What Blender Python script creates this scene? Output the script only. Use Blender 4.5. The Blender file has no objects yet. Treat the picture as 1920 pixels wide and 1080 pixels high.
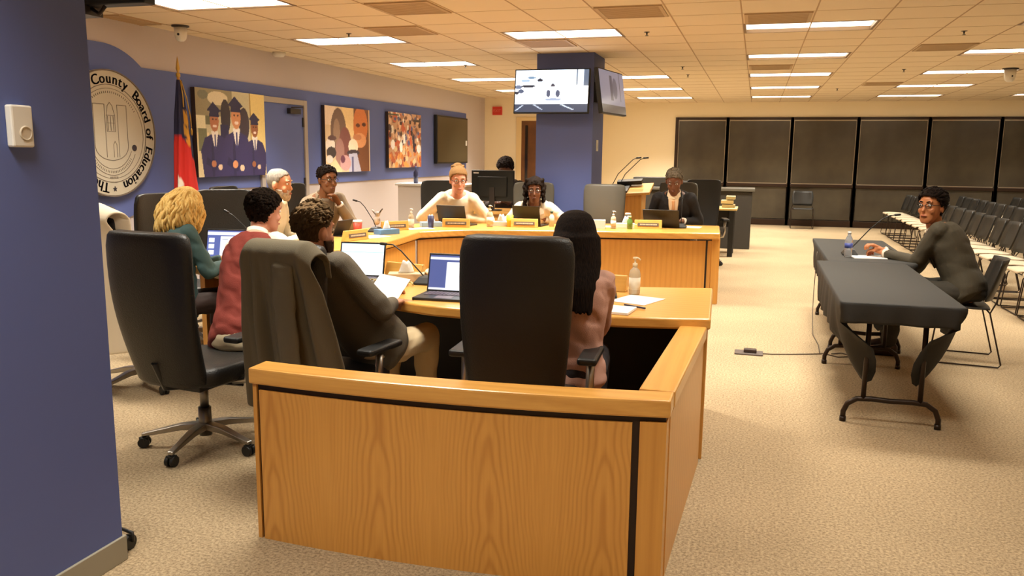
import bpy, math, random
import numpy as np
from math import sin, cos, pi, radians as R
from mathutils import Vector as V, Matrix, noise
random.seed(7)
sc = bpy.context.scene
C = sc.collection

# ---------------------------------------------------------------- camera
CAM_Z, CEIL, FPX = 1.57, 2.80, 1535.0
yaw, pit, rol = R(16.4), R(9.3), R(0.6)
FW = V((-sin(yaw)*cos(pit), cos(yaw)*cos(pit), -sin(pit)))
RT = V((cos(yaw), sin(yaw), 0)); UP = RT.cross(FW)
R2 = cos(rol)*RT + sin(rol)*UP; U2 = -sin(rol)*RT + cos(rol)*UP
cd = bpy.data.cameras.new('camera'); cam = bpy.data.objects.new('camera', cd); C.objects.link(cam)
cd.sensor_width = 36.0; cd.lens = 36.0*FPX/1920.0; cd.clip_start = 0.05; cd.clip_end = 100
m = Matrix((R2, U2, -FW)).transposed().to_4x4(); m.translation = V((0, 0, CAM_Z))
cam.matrix_world = m
sc.camera = cam
# ---------------------------------------------------------------- world, exposure
sc.view_settings.view_transform = 'Standard'; sc.view_settings.look = 'None'
sc.view_settings.gamma = 1.0; sc.view_settings.use_curve_mapping = False
sc.view_settings.exposure = 0.0
w = bpy.data.worlds.new('world'); sc.world = w; w.use_nodes = True
w.node_tree.nodes['Background'].inputs[0].default_value = (0.9, 0.75, 0.55, 1)
w.node_tree.nodes['Background'].inputs[1].default_value = 0.05
sc.cycles.max_bounces = 7; sc.cycles.diffuse_bounces = 4; sc.cycles.glossy_bounces = 3
sc.cycles.transmission_bounces = 4; sc.cycles.transparent_max_bounces = 6
sc.cycles.sample_clamp_indirect = 4.0
LIGHT_W = 59.0
LIGHT_COL = (1.0, 0.93, 0.80)
# ceiling troffers: columns (left edge x) and rows (near edge y); 1.2 x 0.6 m each
COLS = [-5.04, -2.60, -0.20, 2.24, 4.68]
ROWS = [-1.46, 0.98, 3.42, 5.86, 8.30, 10.74, 13.18, 15.62, 18.06]
SKIP = {(-2.60, 10.74), (2.24, 5.86), (4.68, 10.74), (2.24, 3.42), (4.68, 3.42)}
for cx in COLS:
    for ry in ROWS:
        if (cx, ry) in SKIP: continue
        if cx < -5 and ry > 17.5: continue
        l = bpy.data.lights.new('troffer_light', 'AREA'); l.shape = 'RECTANGLE'; l.size = 1.10; l.size_y = 0.48
        l.spread = R(104)
        l.energy = LIGHT_W * (1.25 if cx < -2 else (0.85 if cx < 1 else 0.55)) * (0.48 if ry < 5 else 1.0); l.color = LIGHT_COL
        lo = bpy.data.objects.new('troffer_light', l); C.objects.link(lo)
        lo.location = (cx+0.6, ry+0.3, CEIL-0.006)

# ---------------------------------------------------------------- helpers
def ray(x, y): return FW + R2*((x-960)/FPX) + U2*((540-y)/FPX)
def onz(x, y, z):
    d = ray(x, y); t = (z-CAM_Z)/d.z; return V((0, 0, CAM_Z)) + d*t
def ony(x, y, Y):
    d = ray(x, y); t = Y/d.y; return V((0, 0, CAM_Z)) + d*t
def onx(x, y, X):
    d = ray(x, y); t = X/d.x; return V((0, 0, CAM_Z)) + d*t
def s2l(c):
    c = np.asarray(c, float)/255.0
    return np.where(c <= 0.04045, c/12.92, ((c+0.055)/1.055)**2.4)
def hexc(r, g, b): return tuple(float(t) for t in s2l((r, g, b)))

MATS = {}
def mat(name, col, rough=0.6, metal=0.0, spec=0.5, bump=None, noise_col=None, emit=None, coat=0.0, alpha=None, trans=None, ior=1.45):
    """bump=(scale, strength), noise_col=(scale, other colour)"""
    if name in MATS: return MATS[name]
    mt = bpy.data.materials.new(name); mt.use_nodes = True; n = mt.node_tree.nodes; L = mt.node_tree.links
    b = n['Principled BSDF']
    b.inputs['Base Color'].default_value = (*col, 1); b.inputs['Roughness'].default_value = rough
    b.inputs['Metallic'].default_value = metal; b.inputs['Specular IOR Level'].default_value = spec
    b.inputs['Coat Weight'].default_value = coat; b.inputs['IOR'].default_value = ior
    if trans: b.inputs['Transmission Weight'].default_value = trans
    if emit:
        b.inputs['Emission Color'].default_value = (*emit[0], 1); b.inputs['Emission Strength'].default_value = emit[1]
    tc = n.new('ShaderNodeTexCoord')
    if noise_col:
        nz = n.new('ShaderNodeTexNoise'); nz.inputs['Scale'].default_value = noise_col[0]; nz.inputs['Detail'].default_value = 4
        L.new(tc.outputs['Object'], nz.inputs['Vector'])
        rp = n.new('ShaderNodeValToRGB'); rp.color_ramp.elements[0].position = 0.35; rp.color_ramp.elements[1].position = 0.65
        rp.color_ramp.elements[0].color = (*col, 1); rp.color_ramp.elements[1].color = (*noise_col[1], 1)
        L.new(nz.outputs['Fac'], rp.inputs['Fac']); L.new(rp.outputs['Color'], b.inputs['Base Color'])
    if bump:
        nz2 = n.new('ShaderNodeTexNoise'); nz2.inputs['Scale'].default_value = bump[0]; nz2.inputs['Detail'].default_value = 3
        L.new(tc.outputs['Object'], nz2.inputs['Vector'])
        bp = n.new('ShaderNodeBump'); bp.inputs['Strength'].default_value = bump[1]; bp.inputs['Distance'].default_value = 0.01
        L.new(nz2.outputs['Fac'], bp.inputs['Height']); L.new(bp.outputs['Normal'], b.inputs['Normal'])
    MATS[name] = mt; return mt

def vcol_mat(name, emit=0.0, rough=0.5):
    if name in MATS: return MATS[name]
    mt = bpy.data.materials.new(name); mt.use_nodes = True; n = mt.node_tree.nodes; L = mt.node_tree.links
    b = n['Principled BSDF']; b.inputs['Roughness'].default_value = rough
    a = n.new('ShaderNodeVertexColor'); a.layer_name = 'print'
    if emit:
        b.inputs['Base Color'].default_value = (0.02, 0.02, 0.02, 1)
        L.new(a.outputs['Color'], b.inputs['Emission Color']); b.inputs['Emission Strength'].default_value = emit
    else: L.new(a.outputs['Color'], b.inputs['Base Color'])
    MATS[name] = mt; return mt

def oak(name, axis='z', light=(216, 156, 74), dark=(186, 124, 52), repeat=0.46, cath=True, rough=0.38):
    """oak veneer: grain runs along local axis; cathedral arches repeat sideways"""
    if name in MATS: return MATS[name]
    mt = bpy.data.materials.new(name); mt.use_nodes = True; n = mt.node_tree.nodes; L = mt.node_tree.links
    b = n['Principled BSDF']; b.inputs['Roughness'].default_value = rough; b.inputs['Coat Weight'].default_value = 0.25
    b.inputs['Coat Roughness'].default_value = 0.25
    tc = n.new('ShaderNodeTexCoord'); sp = n.new('ShaderNodeSeparateXYZ'); L.new(tc.outputs['Object'], sp.inputs[0])
    def mth(op, a, b_=None):
        k = n.new('ShaderNodeMath'); k.operation = op
        for i, t in enumerate((a, b_)):
            if t is None: continue
            if isinstance(t, (int, float)): k.inputs[i].default_value = t
            else: L.new(t, k.inputs[i])
        return k.outputs[0]
    X, Y, Z = sp.outputs
    if axis == 'z': along, across = Z, mth('ADD', X, mth('MULTIPLY', Y, 0.83))
    elif axis == 'x': along, across = X, mth('ADD', Y, mth('MULTIPLY', Z, 0.9))
    else: along, across = Y, mth('ADD', X, mth('MULTIPLY', Z, 0.9))
    wob = n.new('ShaderNodeTexNoise'); wob.inputs['Scale'].default_value = 2.2; wob.inputs['Detail'].default_value = 2
    L.new(tc.outputs['Object'], wob.inputs['Vector'])
    wv = mth('MULTIPLY', mth('SUBTRACT', wob.outputs['Fac'], 0.5), 0.9 if cath else 0.35)
    if cath:
        xr = mth('SUBTRACT', mth('FRACT', mth('DIVIDE', mth('ADD', across, 20.0), repeat)), 0.5)
        par = mth('MULTIPLY', mth('POWER', mth('ABSOLUTE', xr), 1.5), 6.0)
        f = mth('ADD', mth('ADD', mth('MULTIPLY', along, 0.75), par), wv)
        g = mth('SINE', mth('MULTIPLY', f, 34.0))
        edge = mth('SUBTRACT', 1.0, mth('MULTIPLY', mth('ABSOLUTE', xr), 2.0))
        g = mth('MULTIPLY', mth('POWER', mth('ADD', mth('MULTIPLY', g, 0.5), 0.5), 2.2), mth('POWER', edge, 0.7))
    else:
        f = mth('ADD', mth('MULTIPLY', across, 9.0), wv)
        g = mth('POWER', mth('ADD', mth('MULTIPLY', mth('SINE', mth('MULTIPLY', f, 11.0)), 0.5), 0.5), 2.0)
        g = mth('MULTIPLY', g, 0.55)
    mp = n.new('ShaderNodeMapping'); L.new(tc.outputs['Object'], mp.inputs[0])
    mp.inputs['Scale'].default_value = {'z': (90, 90, 3), 'x': (3, 90, 90), 'y': (90, 3, 90)}[axis]
    fi = n.new('ShaderNodeTexNoise'); fi.inputs['Scale'].default_value = 1.0; fi.inputs['Detail'].default_value = 3
    L.new(mp.outputs[0], fi.inputs['Vector'])
    fac = mth('ADD', mth('MULTIPLY', g, 0.55), mth('MULTIPLY', mth('SUBTRACT', fi.outputs['Fac'], 0.35), 0.75))
    rp = n.new('ShaderNodeValToRGB'); e = rp.color_ramp.elements
    e[0].color = (*hexc(*light), 1); e[1].color = (*hexc(*dark), 1); e[0].position = 0.0; e[1].position = 0.9
    L.new(fac, rp.inputs['Fac']); L.new(rp.outputs['Color'], b.inputs['Base Color'])
    MATS[name] = mt; return mt

class MB:
    def __init__(s): s.v = []; s.f = []; s.sm = []
    def add(s, vs, fs, smooth=False):
        o = len(s.v); s.v += [tuple(v) for v in vs]; s.f += [tuple(i+o for i in f) for f in fs]; s.sm += [smooth]*len(fs); return s
    def box(s, x0, y0, z0, x1, y1, z1, M=None):
        vs = [V((x, y, z)) for z in (z0, z1) for y in (y0, y1) for x in (x0, x1)]
        if M is not None: vs = [M @ v for v in vs]
        return s.add(vs, [(0, 2, 3, 1), (4, 5, 7, 6), (0, 1, 5, 4), (2, 6, 7, 3), (0, 4, 6, 2), (1, 3, 7, 5)])
    def loft(s, rings, closed_ends=True, smooth=True, ring_closed=True):
        n = len(rings[0]); vs = [p for r in rings for p in r]; fs = []
        rng = n if ring_closed else n-1
        for i in range(len(rings)-1):
            for j in range(rng):
                k = (j+1) % n; fs.append((i*n+j, i*n+k, (i+1)*n+k, (i+1)*n+j))
        o = len(rings)
        s.add(vs, fs, smooth)
        if closed_ends and ring_closed:
            b = len(s.v)-len(vs)
            s.f.append(tuple(b+j for j in range(n-1, -1, -1))); s.f.append(tuple(b+(o-1)*n+j for j in range(n))); s.sm += [False, False]
        return s
    def ringz(s, c, rx, ry, ax, ay, n=16):
        return [V(c)+V(ax)*(rx*cos(2*pi*k/n))+V(ay)*(ry*sin(2*pi*k/n)) for k in range(n)]
    def cap(s, a, b, ra, rb, n=12, k=3):
        a, b = V(a), V(b); d = (b-a); L_ = d.length; d = d.normalized() if L_ > 1e-6 else V((0, 0, 1))
        t = V((1, 0, 0)) if abs(d.x) < .8 else V((0, 1, 0)); u = d.cross(t).normalized(); w_ = d.cross(u)
        rg = []
        for i in range(k+1):
            an = pi/2*(1-i/k)*0.97; rg.append(s.ringz(a-d*ra*sin(an), ra*cos(an), ra*cos(an), u, w_, n))
        for i in range(k+1):
            an = pi/2*(i/k)*0.97; rg.append(s.ringz(b+d*rb*sin(an), rb*cos(an), rb*cos(an), u, w_, n))
        return s.loft(rg)
    def cyl(s, a, b, ra, rb=None, n=16, smooth=True):
        rb = ra if rb is None else rb; a, b = V(a), V(b); d = (b-a).normalized()
        t = V((1, 0, 0)) if abs(d.x) < .8 else V((0, 1, 0)); u = d.cross(t).normalized(); w_ = d.cross(u)
        return s.loft([s.ringz(a, ra, ra, u, w_, n), s.ringz(b, rb, rb, u, w_, n)], smooth=smooth)
    def lathe(s, prof, c=(0, 0, 0), n=20):
        c = V(c); return s.loft([s.ringz(c+V((0, 0, z)), r, r, (1, 0, 0), (0, 1, 0), n) for r, z in prof])
    def tube(s, pts, r, n=8):
        pts = [V(p) for p in pts]; rg = []; u = None
        for i, p in enumerate(pts):
            d = (pts[min(i+1, len(pts)-1)]-pts[max(i-1, 0)]).normalized()
            if u is None:
                t = V((0, 0, 1)) if abs(d.z) < .8 else V((1, 0, 0)); u = d.cross(t).normalized()
            else: u = (u-d*u.dot(d)).normalized()
            rr = r[i] if isinstance(r, (list, tuple)) else r
            rg.append(s.ringz(p, rr, rr, u, d.cross(u), n))
        return s.loft(rg)
    def ell(s, c, rx, ry, rz, M=None, n=16, k=10):
        c = V(c); rg = []
        for i in range(k+1):
            a = -pi/2*.985+pi*.985*i/k
            r = [V((rx*cos(a)*cos(2*pi*j/n), ry*cos(a)*sin(2*pi*j/n), rz*sin(a))) for j in range(n)]
            rg.append([(M @ p if M is not None else p)+c for p in r])
        return s.loft(rg)
    def prism(s, poly, z0, z1, M=None):
        n = len(poly); vs = [V((x, y, z0)) for x, y in poly]+[V((x, y, z1)) for x, y in poly]
        if M is not None: vs = [M @ v for v in vs]
        fs = [tuple(range(n-1, -1, -1)), tuple(range(n, 2*n))]+[(i, (i+1) % n, n+(i+1) % n, n+i) for i in range(n)]
        return s.add(vs, fs)
    def mesh(s, name):
        me = bpy.data.meshes.new(name); me.from_pydata([tuple(v) for v in s.v], [], s.f)
        me.polygons.foreach_set('use_smooth', s.sm); me.update(); return me

def fix_normals(me):
    import bmesh
    bm = bmesh.new(); bm.from_mesh(me); bmesh.ops.recalc_face_normals(bm, faces=bm.faces); bm.to_mesh(me); bm.free()
def obj(name, mb, m, parent=None, bevel=0, loc=None, rot=None, seg=2):
    me = mb.mesh(name) if isinstance(mb, MB) else mb
    if isinstance(mb, MB): fix_normals(me)
    o = bpy.data.objects.new(name, me); C.objects.link(o)
    if m is not None: me.materials.clear(); me.materials.append(m)
    if parent: o.parent = parent
    if loc: o.location = loc
    if rot: o.rotation_euler = rot
    if bevel:
        b = o.modifiers.new('bevel', 'BEVEL'); b.width = bevel; b.segments = seg; b.limit_method = 'ANGLE'; b.angle_limit = R(40)
    return o
def tag(o, label=None, cat=None, group=None, kind=None):
    if label: o['label'] = label
    if cat: o['category'] = cat
    if group: o['group'] = group
    if kind: o['kind'] = kind
    return o
def thing(name, label, cat, loc=(0, 0, 0), rz=0, group=None):
    o = bpy.data.objects.new(name, None); C.objects.link(o); o.location = loc; o.rotation_euler = (0, 0, rz)
    o.empty_display_size = 0.1
    return tag(o, label, cat, group)
def struct(name, mb, m, label=None, parent=None, bevel=0):
    o = obj(name, mb, m, parent, bevel)
    if not parent: o['kind'] = 'structure'
    if label: o['label'] = label; o['category'] = name.split('_')[0]
    return o
CH = {}
def dup(root, loc, rz, label, group=None, cat=None):
    def cp(o, par):
        c = o.copy(); C.objects.link(c); c.parent = par
        for ch in list(o.children): cp(ch, c)
        return c
    r = cp(root, None); r.location = loc; r.rotation_euler = (0, 0, rz); r['label'] = label
    if group: r['group'] = group
    if cat: r['category'] = cat
    return r
def remesh(mb, voxel, smooth=2, fold=None, fac=0.5):
    me = mb.mesh('tmp'); fix_normals(me)
    o = bpy.data.objects.new('tmp', me); C.objects.link(o)
    r = o.modifiers.new('r', 'REMESH'); r.mode = 'VOXEL'; r.voxel_size = voxel; r.use_smooth_shade = True
    if smooth:
        k = o.modifiers.new('s', 'SMOOTH'); k.iterations = smooth; k.factor = fac
    dg = bpy.context.evaluated_depsgraph_get(); dg.update()
    out = bpy.data.meshes.new_from_object(o.evaluated_get(dg))
    bpy.data.objects.remove(o); bpy.data.meshes.remove(me)
    n = len(out.vertices)
    out.polygons.foreach_set('use_smooth', [True]*len(out.polygons))
    if fold:
        amp, scl, sd = fold
        co = np.empty(n*3); out.vertices.foreach_get('co', co); co = co.reshape(-1, 3)
        no = np.empty(n*3); out.vertices.foreach_get('normal', no); no = no.reshape(-1, 3)
        d = np.array([noise.noise((c[0]*scl+sd, c[1]*scl, c[2]*scl*1.7+c[0]*scl*.6)) for c in co])
        d = np.maximum(amp*(d-0.5*np.abs(d)), -.007)
        co += no*d[:, None]; out.vertices.foreach_set('co', co.ravel()); out.update()
    return out

# painted prints and screens: a grid mesh with a colour layer
def paint(w_, h_, nx, ny, shapes, bg, speck=0):
    u, v = np.meshgrid((np.arange(nx+1))/nx, (np.arange(ny+1))/ny)
    img = np.zeros((ny+1, nx+1, 3)); img[:] = s2l(bg)
    for sh in shapes:
        k = sh[0]; c = s2l(sh[-1])
        if k == 'e':
            _, cx, cy, rx, ry, _c = sh; m_ = ((u-cx)/rx)**2+((v-cy)/ry)**2 < 1
        elif k == 'r':
            _, x0, y0, x1, y1, _c = sh; m_ = (u >= x0) & (u <= x1) & (v >= y0) & (v <= y1)
        elif k == 'p':
            pts = sh[1]; m_ = np.zeros_like(u, bool); n = len(pts); j = n-1
            for i in range(n):
                xi, yi = pts[i]; xj, yj = pts[j]
                t = ((yi > v) != (yj > v)) & (u < (xj-xi)*(v-yi)/((yj-yi) if yj != yi else 1e-9)+xi); m_ ^= t; j = i
        img[m_] = c
    if speck:
        rs = np.random.RandomState(3); img *= (1+speck*(rs.rand(ny+1, nx+1, 1)-.5))
    vs = [(x*w_-w_/2, 0, y*h_-h_/2) for y in v[:, 0] for x in u[0]]
    fs = [(j*(nx+1)+i, j*(nx+1)+i+1, (j+1)*(nx+1)+i+1, (j+1)*(nx+1)+i) for j in range(ny) for i in range(nx)]
    me = bpy.data.meshes.new('print'); me.from_pydata(vs, [], fs); me.update()
    a = me.color_attributes.new('print', 'FLOAT_COLOR', 'POINT')
    a.data.foreach_set('color', np.concatenate([img.reshape(-1, 3), np.ones(((nx+1)*(ny+1), 1))], 1).astype(np.float32).ravel())
    return me
def text_mesh(txt, size, depth=0.001, align='CENTER', font_scale=1):
    cu = bpy.data.curves.new('t', 'FONT'); cu.body = txt; cu.size = size; cu.extrude = depth; cu.align_x = align; cu.align_y = 'CENTER'
    cu.resolution_u = 3
    o = bpy.data.objects.new('t', cu); C.objects.link(o)
    dg = bpy.context.evaluated_depsgraph_get(); dg.update()
    me = bpy.data.meshes.new_from_object(o.evaluated_get(dg)); bpy.data.objects.remove(o)
    return me
def mesh_into(mb, me, M):
    mb.add([M @ v.co for v in me.vertices], [tuple(p.vertices) for p in me.polygons])

# common materials
BLK = mat('black_plastic', (0.012, 0.012, 0.012), 0.45)
LEATHER = mat('black_leather', (0.013, 0.012, 0.011), 0.42, bump=(160, 0.25))
STEEL = mat('brushed_aluminium', (0.45, 0.42, 0.38), 0.33, metal=1.0)
DSTEEL = mat('dark_steel', (0.05, 0.04, 0.035), 0.4, metal=0.6)
WHITE = mat('white_plastic', (0.75, 0.72, 0.66), 0.5)
PAPER = mat('white_paper', (0.85, 0.85, 0.82), 0.8)
OAKP = oak('oak_panel', 'z')
OAKT = oak('oak_top', 'x', light=(222, 166, 84), dark=(196, 136, 58), cath=False, rough=0.3)
OAKTY = oak('oak_top_lengthwise', 'y', light=(222, 166, 84), dark=(196, 136, 58), cath=False, rough=0.3)
OAKPL = oak('oak_plain', 'z', light=(214, 154, 72), dark=(192, 130, 54), cath=False)
# ================================================================ SETTING
XL, YB, YBL, XR, YF = -5.95, 20.0, 17.9, 9.0, -3.2
carpet = bpy.data.materials.new('carpet'); carpet.use_nodes = True
def mk_carpet():
    n = carpet.node_tree.nodes; L = carpet.node_tree.links; b = n['Principled BSDF']; b.inputs['Roughness'].default_value = 0.95
    b.inputs['Specular IOR Level'].default_value = 0.1
    tc = n.new('ShaderNodeTexCoord')
    a = n.new('ShaderNodeTexNoise'); a.inputs['Scale'].default_value = 80; a.inputs['Detail'].default_value = 6; a.inputs['Roughness'].default_value = .75
    c = n.new('ShaderNodeTexNoise'); c.inputs['Scale'].default_value = 1.3; c.inputs['Detail'].default_value = 3
    L.new(tc.outputs['Object'], a.inputs['Vector']); L.new(tc.outputs['Object'], c.inputs['Vector'])
    r = n.new('ShaderNodeValToRGB'); e = r.color_ramp.elements; e[0].position = .36; e[1].position = .62
    e[0].color = (*hexc(128, 110, 86), 1); e[1].color = (*hexc(196, 174, 140), 1)
    L.new(a.outputs['Fac'], r.inputs['Fac'])
    mx = n.new('ShaderNodeMix'); mx.data_type = 'RGBA'; mx.blend_type = 'MULTIPLY'; mx.inputs[0].default_value = 0.6
    r2 = n.new('ShaderNodeValToRGB'); r2.color_ramp.elements[0].position = .3; r2.color_ramp.elements[1].position = .7
    r2.color_ramp.elements[0].color = (.78, .78, .78, 1); r2.color_ramp.elements[1].color = (1, 1, 1, 1)
    L.new(c.outputs['Fac'], r2.inputs['Fac']); L.new(r.outputs['Color'], mx.inputs[6]); L.new(r2.outputs['Color'], mx.inputs[7])
    L.new(mx.outputs[2], b.inputs['Base Color'])
    bp = n.new('ShaderNodeBump'); bp.inputs['Strength'].default_value = .5; bp.inputs['Distance'].default_value = .01
    L.new(a.outputs['Fac'], bp.inputs['Height']); L.new(bp.outputs['Normal'], b.inputs['Normal'])
mk_carpet()
CEILM = mat('ceiling_tile', hexc(230, 212, 184), 0.9, bump=(220, 0.2))
GRIDM = mat('ceiling_grid', hexc(178, 146, 108), 0.6)
WALLM = mat('lavender_wall_paint', hexc(196, 186, 186), 0.8)
BEIGE = mat('cream_wall_paint', hexc(244, 230, 200), 0.8)
BLUE = mat('blue_wall_paint', hexc(88, 102, 160), 0.6)
BASEM = mat('rubber_base', hexc(120, 110, 95), 0.6)
struct('floor', MB().box(XL-.3, YF, -.1, XR, YB+.3, 0), carpet)
struct('wall_left', MB().box(XL-.2, YF, 0, XL, YBL+.2, CEIL+.3), WALLM)
struct('wall_back', MB().box(XL-.2, YBL, 0, -4.0, YBL+.2, CEIL+.3), BEIGE)
struct('wall_back_return', MB().box(-4.0, YBL+.0, 0, -3.8, YB+.2, CEIL+.3), BEIGE)
WY0, WX0 = YB, -1.86
mbw = MB(); mbw.box(-3.8, YB, 0, WX0, YB+.2, CEIL+.3); mbw.box(WX0, YB, 2.46, XR, YB+.2, CEIL+.3)
struct('wall_windows', mbw, BEIGE)
struct('wall_right', MB().box(XR, YF, 0, XR+.2, YB+.2, CEIL+.3), BEIGE)
struct('wall_behind', MB().box(XL-.2, YF-.2, 0, XR+.2, YF, CEIL+.3), BEIGE)
# ceiling with openings for the troffers
def ceiling():
    xs = sorted({XL-.2, XR+.2} | {c for c in COLS} | {c+1.2 for c in COLS}); ys = sorted({YF-.2, YB+.2} | set(ROWS) | {r+.6 for r in ROWS})
    mb = MB()
    for i in range(len(xs)-1):
        for j in range(len(ys)-1):
            hole = xs[i] in COLS and ys[j] in ROWS and (xs[i], ys[j]) not in SKIP and not (xs[i] < -5 and ys[j] > 17.5)
            if not hole: mb.box(xs[i], ys[j], CEIL, xs[i+1], ys[j+1], CEIL+.02)
    struct('ceiling', mb, CEILM)
    g = MB(); x = -0.20-0.61*9
    k = -9
    while x < XR:
        if x > XL: g.box(x-.006, YF, CEIL-.003, x+.006, YB if x > -3.9 else YBL, CEIL+.001)
        x += .61
    y = 8.30-.61*18
    g2 = MB()
    while y < YB:
        g2.box(XL, y-.004, CEIL-.0022, XR, y+.004, CEIL+.001) if y < YBL else g2.box(-3.9, y-.004, CEIL-.0022, XR, y+.004, CEIL+.001)
        y += .61
    struct('ceiling_grid', g, GRIDM); struct('ceiling_grid_cross', g2, mat('ceiling_grid_thin', hexc(206, 180, 144), 0.8))
ceiling()
struct('ceiling_plenum', MB().box(XL-.2, YF-.2, CEIL+.28, XR+.2, YB+.2, CEIL+.3), CEILM)
# troffers
TFRAME = mat('troffer_frame', hexc(120, 95, 68), 0.5); TDIF = mat('troffer_diffuser', (0.8, 0.8, 0.75), 0.6, emit=((1.0, .9, .72), 5))
proto = None
for cx in COLS:
    for ry in ROWS:
        if (cx, ry) in SKIP or (cx < -5 and ry > 17.5) or ry < 5: continue
        where = ('over the left wall side', 'next column to the left of centre', 'in the middle column', 'in the right hand column', 'in the far right column')[COLS.index(cx)]
        rowt = {5.86: 'nearest row', 8.30: 'second row from the camera', 10.74: 'third row', 13.18: 'fourth row', 15.62: 'fifth row', 18.06: 'last row before the back wall'}[ry]
        lab = 'recessed ceiling light %s, %s' % (where, rowt)
        if proto is None:
            t = thing('ceiling_light', lab, 'ceiling light', (cx, ry, CEIL), 0, 'recessed ceiling lights'); proto = t
            f = MB(); f.box(0, 0, -.004, 1.2, .025, .07); f.box(0, .575, -.004, 1.2, .6, .07); f.box(0, .025, -.004, .025, .575, .07); f.box(1.175, .025, -.004, 1.2, .575, .07)
            obj('light_frame', f, TFRAME, t)
            obj('diffuser', MB().box(.025, .025, .006, 1.175, .575, .012), TDIF, t)
        else:
            q_ = dup(proto, (cx, ry, CEIL), 0, lab)
            if cx > -1:
                for ch in q_.children:
                    if ch.name.startswith('diffuser'): ch.location.z = .026 if ry < 9 else (.016 if ry < 12 else .004)
# ceiling vents
VENTM = mat('vent_grille', hexc(185, 158, 122), 0.6); vp = None
def vent(px, py, label):
    global vp
    p = onz(px, py, CEIL)
    i = round((p.x-(-0.20))/.61-.5); j = round((p.y-8.30)/.61-.5); p = V((-0.20+.61*i, 8.30+.61*j, CEIL))
    if vp is None:
        t = thing('ceiling_vent', label, 'vent', p, 0, 'return air vents in the ceiling'); vp = t
        f = MB(); f.box(.02, .02, -.012, .59, .05, 0); f.box(.02, .56, -.012, .59, .59, 0); f.box(.02, .05, -.012, .05, .56, 0); f.box(.56, .05, -.012, .59, .56, 0)
        obj('vent_frame', f, VENTM, t)
        s = MB()
        for k in range(14): s.box(.05, .055+k*.036, -.010, .56, .075+k*.036, -.004)
        s.box(.05, .05, -.004, .56, .56, -.001)
        obj('slats', s, VENTM, t)
    else: dup(vp, p, 0, label)
for a in ((770, 57, 'square return vent above the leftmost ceiling lights'), (1030, 77, 'square return vent beside the light in front of the pillar screen'),
          (1140, 20, 'square vent in the ceiling above the pillar, near the top edge'), (1450, 38, 'square vent just before the middle nearest light'),
          (1450, 124, 'square vent between second and third lights of the middle column'), (1775, 84, 'dark square vent in the ceiling above the seated man'),
          (1660, 154, 'dark vent on the ceiling near the far windows'), (700, 5, 'wide return vent at the top left next to the nearest light'), (225, 28, 'dark vent by the top of the near blue pillar')): vent(*a)

# blue band on the left wall with a round lobe around the seal
def blue_panel():
    SY, SZ, r = 6.48, 1.72, 0.84
    zt, zb, y1 = 2.40, 1.13, 16.6
    pts = []
    # upper edge from far to near, then the lobe
    a0 = math.acos(min(1, (zt-.02-SZ)/r))
    up_ = [(y1, zt)]
    for k in range(25):
        a = a0*(1-k/24)*1.0
        up_.append((SY+r*sin(a), SZ+r*cos(a)))
    up_.append((SY-.25, SZ+r)); up_.append((2.0, SZ+r))
    lo = [(2.0, SZ-r)]; b0 = math.acos((SZ-zb)/r)
    for k in range(25):
        a = b0*(k/24); lo.append((SY+r*sin(a), SZ-r*cos(a)))
    lo.append((y1, zb))
    poly = up_+lo
    M = Matrix(((0, 0, 1, 0), (1, 0, 0, 0), (0, 1, 0, 0), (0, 0, 0, 1)))
    struct('wall_left_panel', MB().prism(poly, XL, XL+.02, M), BLUE)
blue_panel()
# blue door in the left wall
WX = XL+.02
dm = thing('door_1', 'blue painted door with pale metal frame in the blue wall', 'door', (WX, 0, 0)); dm['kind'] = 'structure'
FRM = mat('door_frame_paint', hexc(168, 158, 150), 0.5)
f = MB(); f.box(0, 8.98, 0, .035, 9.06, 2.25); f.box(0, 10.02, 0, .035, 10.1, 2.25); f.box(0, 9.06, 2.18, .035, 10.02, 2.25)
obj('door_frame', f, FRM, dm, .004); obj('door_leaf', MB().box(0, 9.06, 0.01, .015, 10.02, 2.18), BLUE, dm)
f = MB(); f.box(.015, 9.62, 2.06, .07, 9.88, 2.13); f.tube([(.06, 9.66, 2.14), (.14, 9.8, 2.15), (.05, 9.98, 2.17)], .008)
obj('door_closer', f, DSTEEL, dm, .005)
f = MB()
for z in (.3, 1.1, 1.9): f.box(.015, 9.99, z, .03, 10.02, z+.12)
obj('hinges', f, DSTEEL, dm)
# baseboards
struct('baseboard_left', MB().box(XL, YF, 0, XL+.012, YBL, .1), BASEM)
struct('baseboard_back', MB().box(XL+.012, YBL-.012, 0, -4.0, YBL, .1), BASEM)
# near blue wall end (pillar)
PILX = -2.27
struct('wall_pillar', MB().box(PILX-.6, -1.0, 0, PILX, 2.42, CEIL), BLUE)
f = MB(); f.box(PILX-.6, -1.0, 0, PILX+.01, 2.432, .1); struct('baseboard_pillar', f, mat('grey_base', hexc(150, 145, 130), .5), bevel=.003)
# thermostat
p0 = onx(8, 195, PILX); p1 = onx(52, 277, PILX)
t = thing('thermostat', 'white rectangular wall thermostat with a round dial on the blue pillar', 'thermostat', (PILX, (p0.y+p1.y)/2, (p0.z+p1.z)/2))
obj('housing', MB().box(0, -.04, -.066, .028, .04, .066), WHITE, t, .006)
f = MB(); rg = [[V((.028+dx, .008+r*cos(a), -.022+r*sin(a))) for a in [2*pi*k/24 for k in range(24)]] for r, dx in ((.024, 0), (.022, .004), (.019, .004), (.018, .001))]
f.loft(rg); obj('dial', f, mat('dial_plastic', hexc(205, 192, 172), .5), t)
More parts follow.
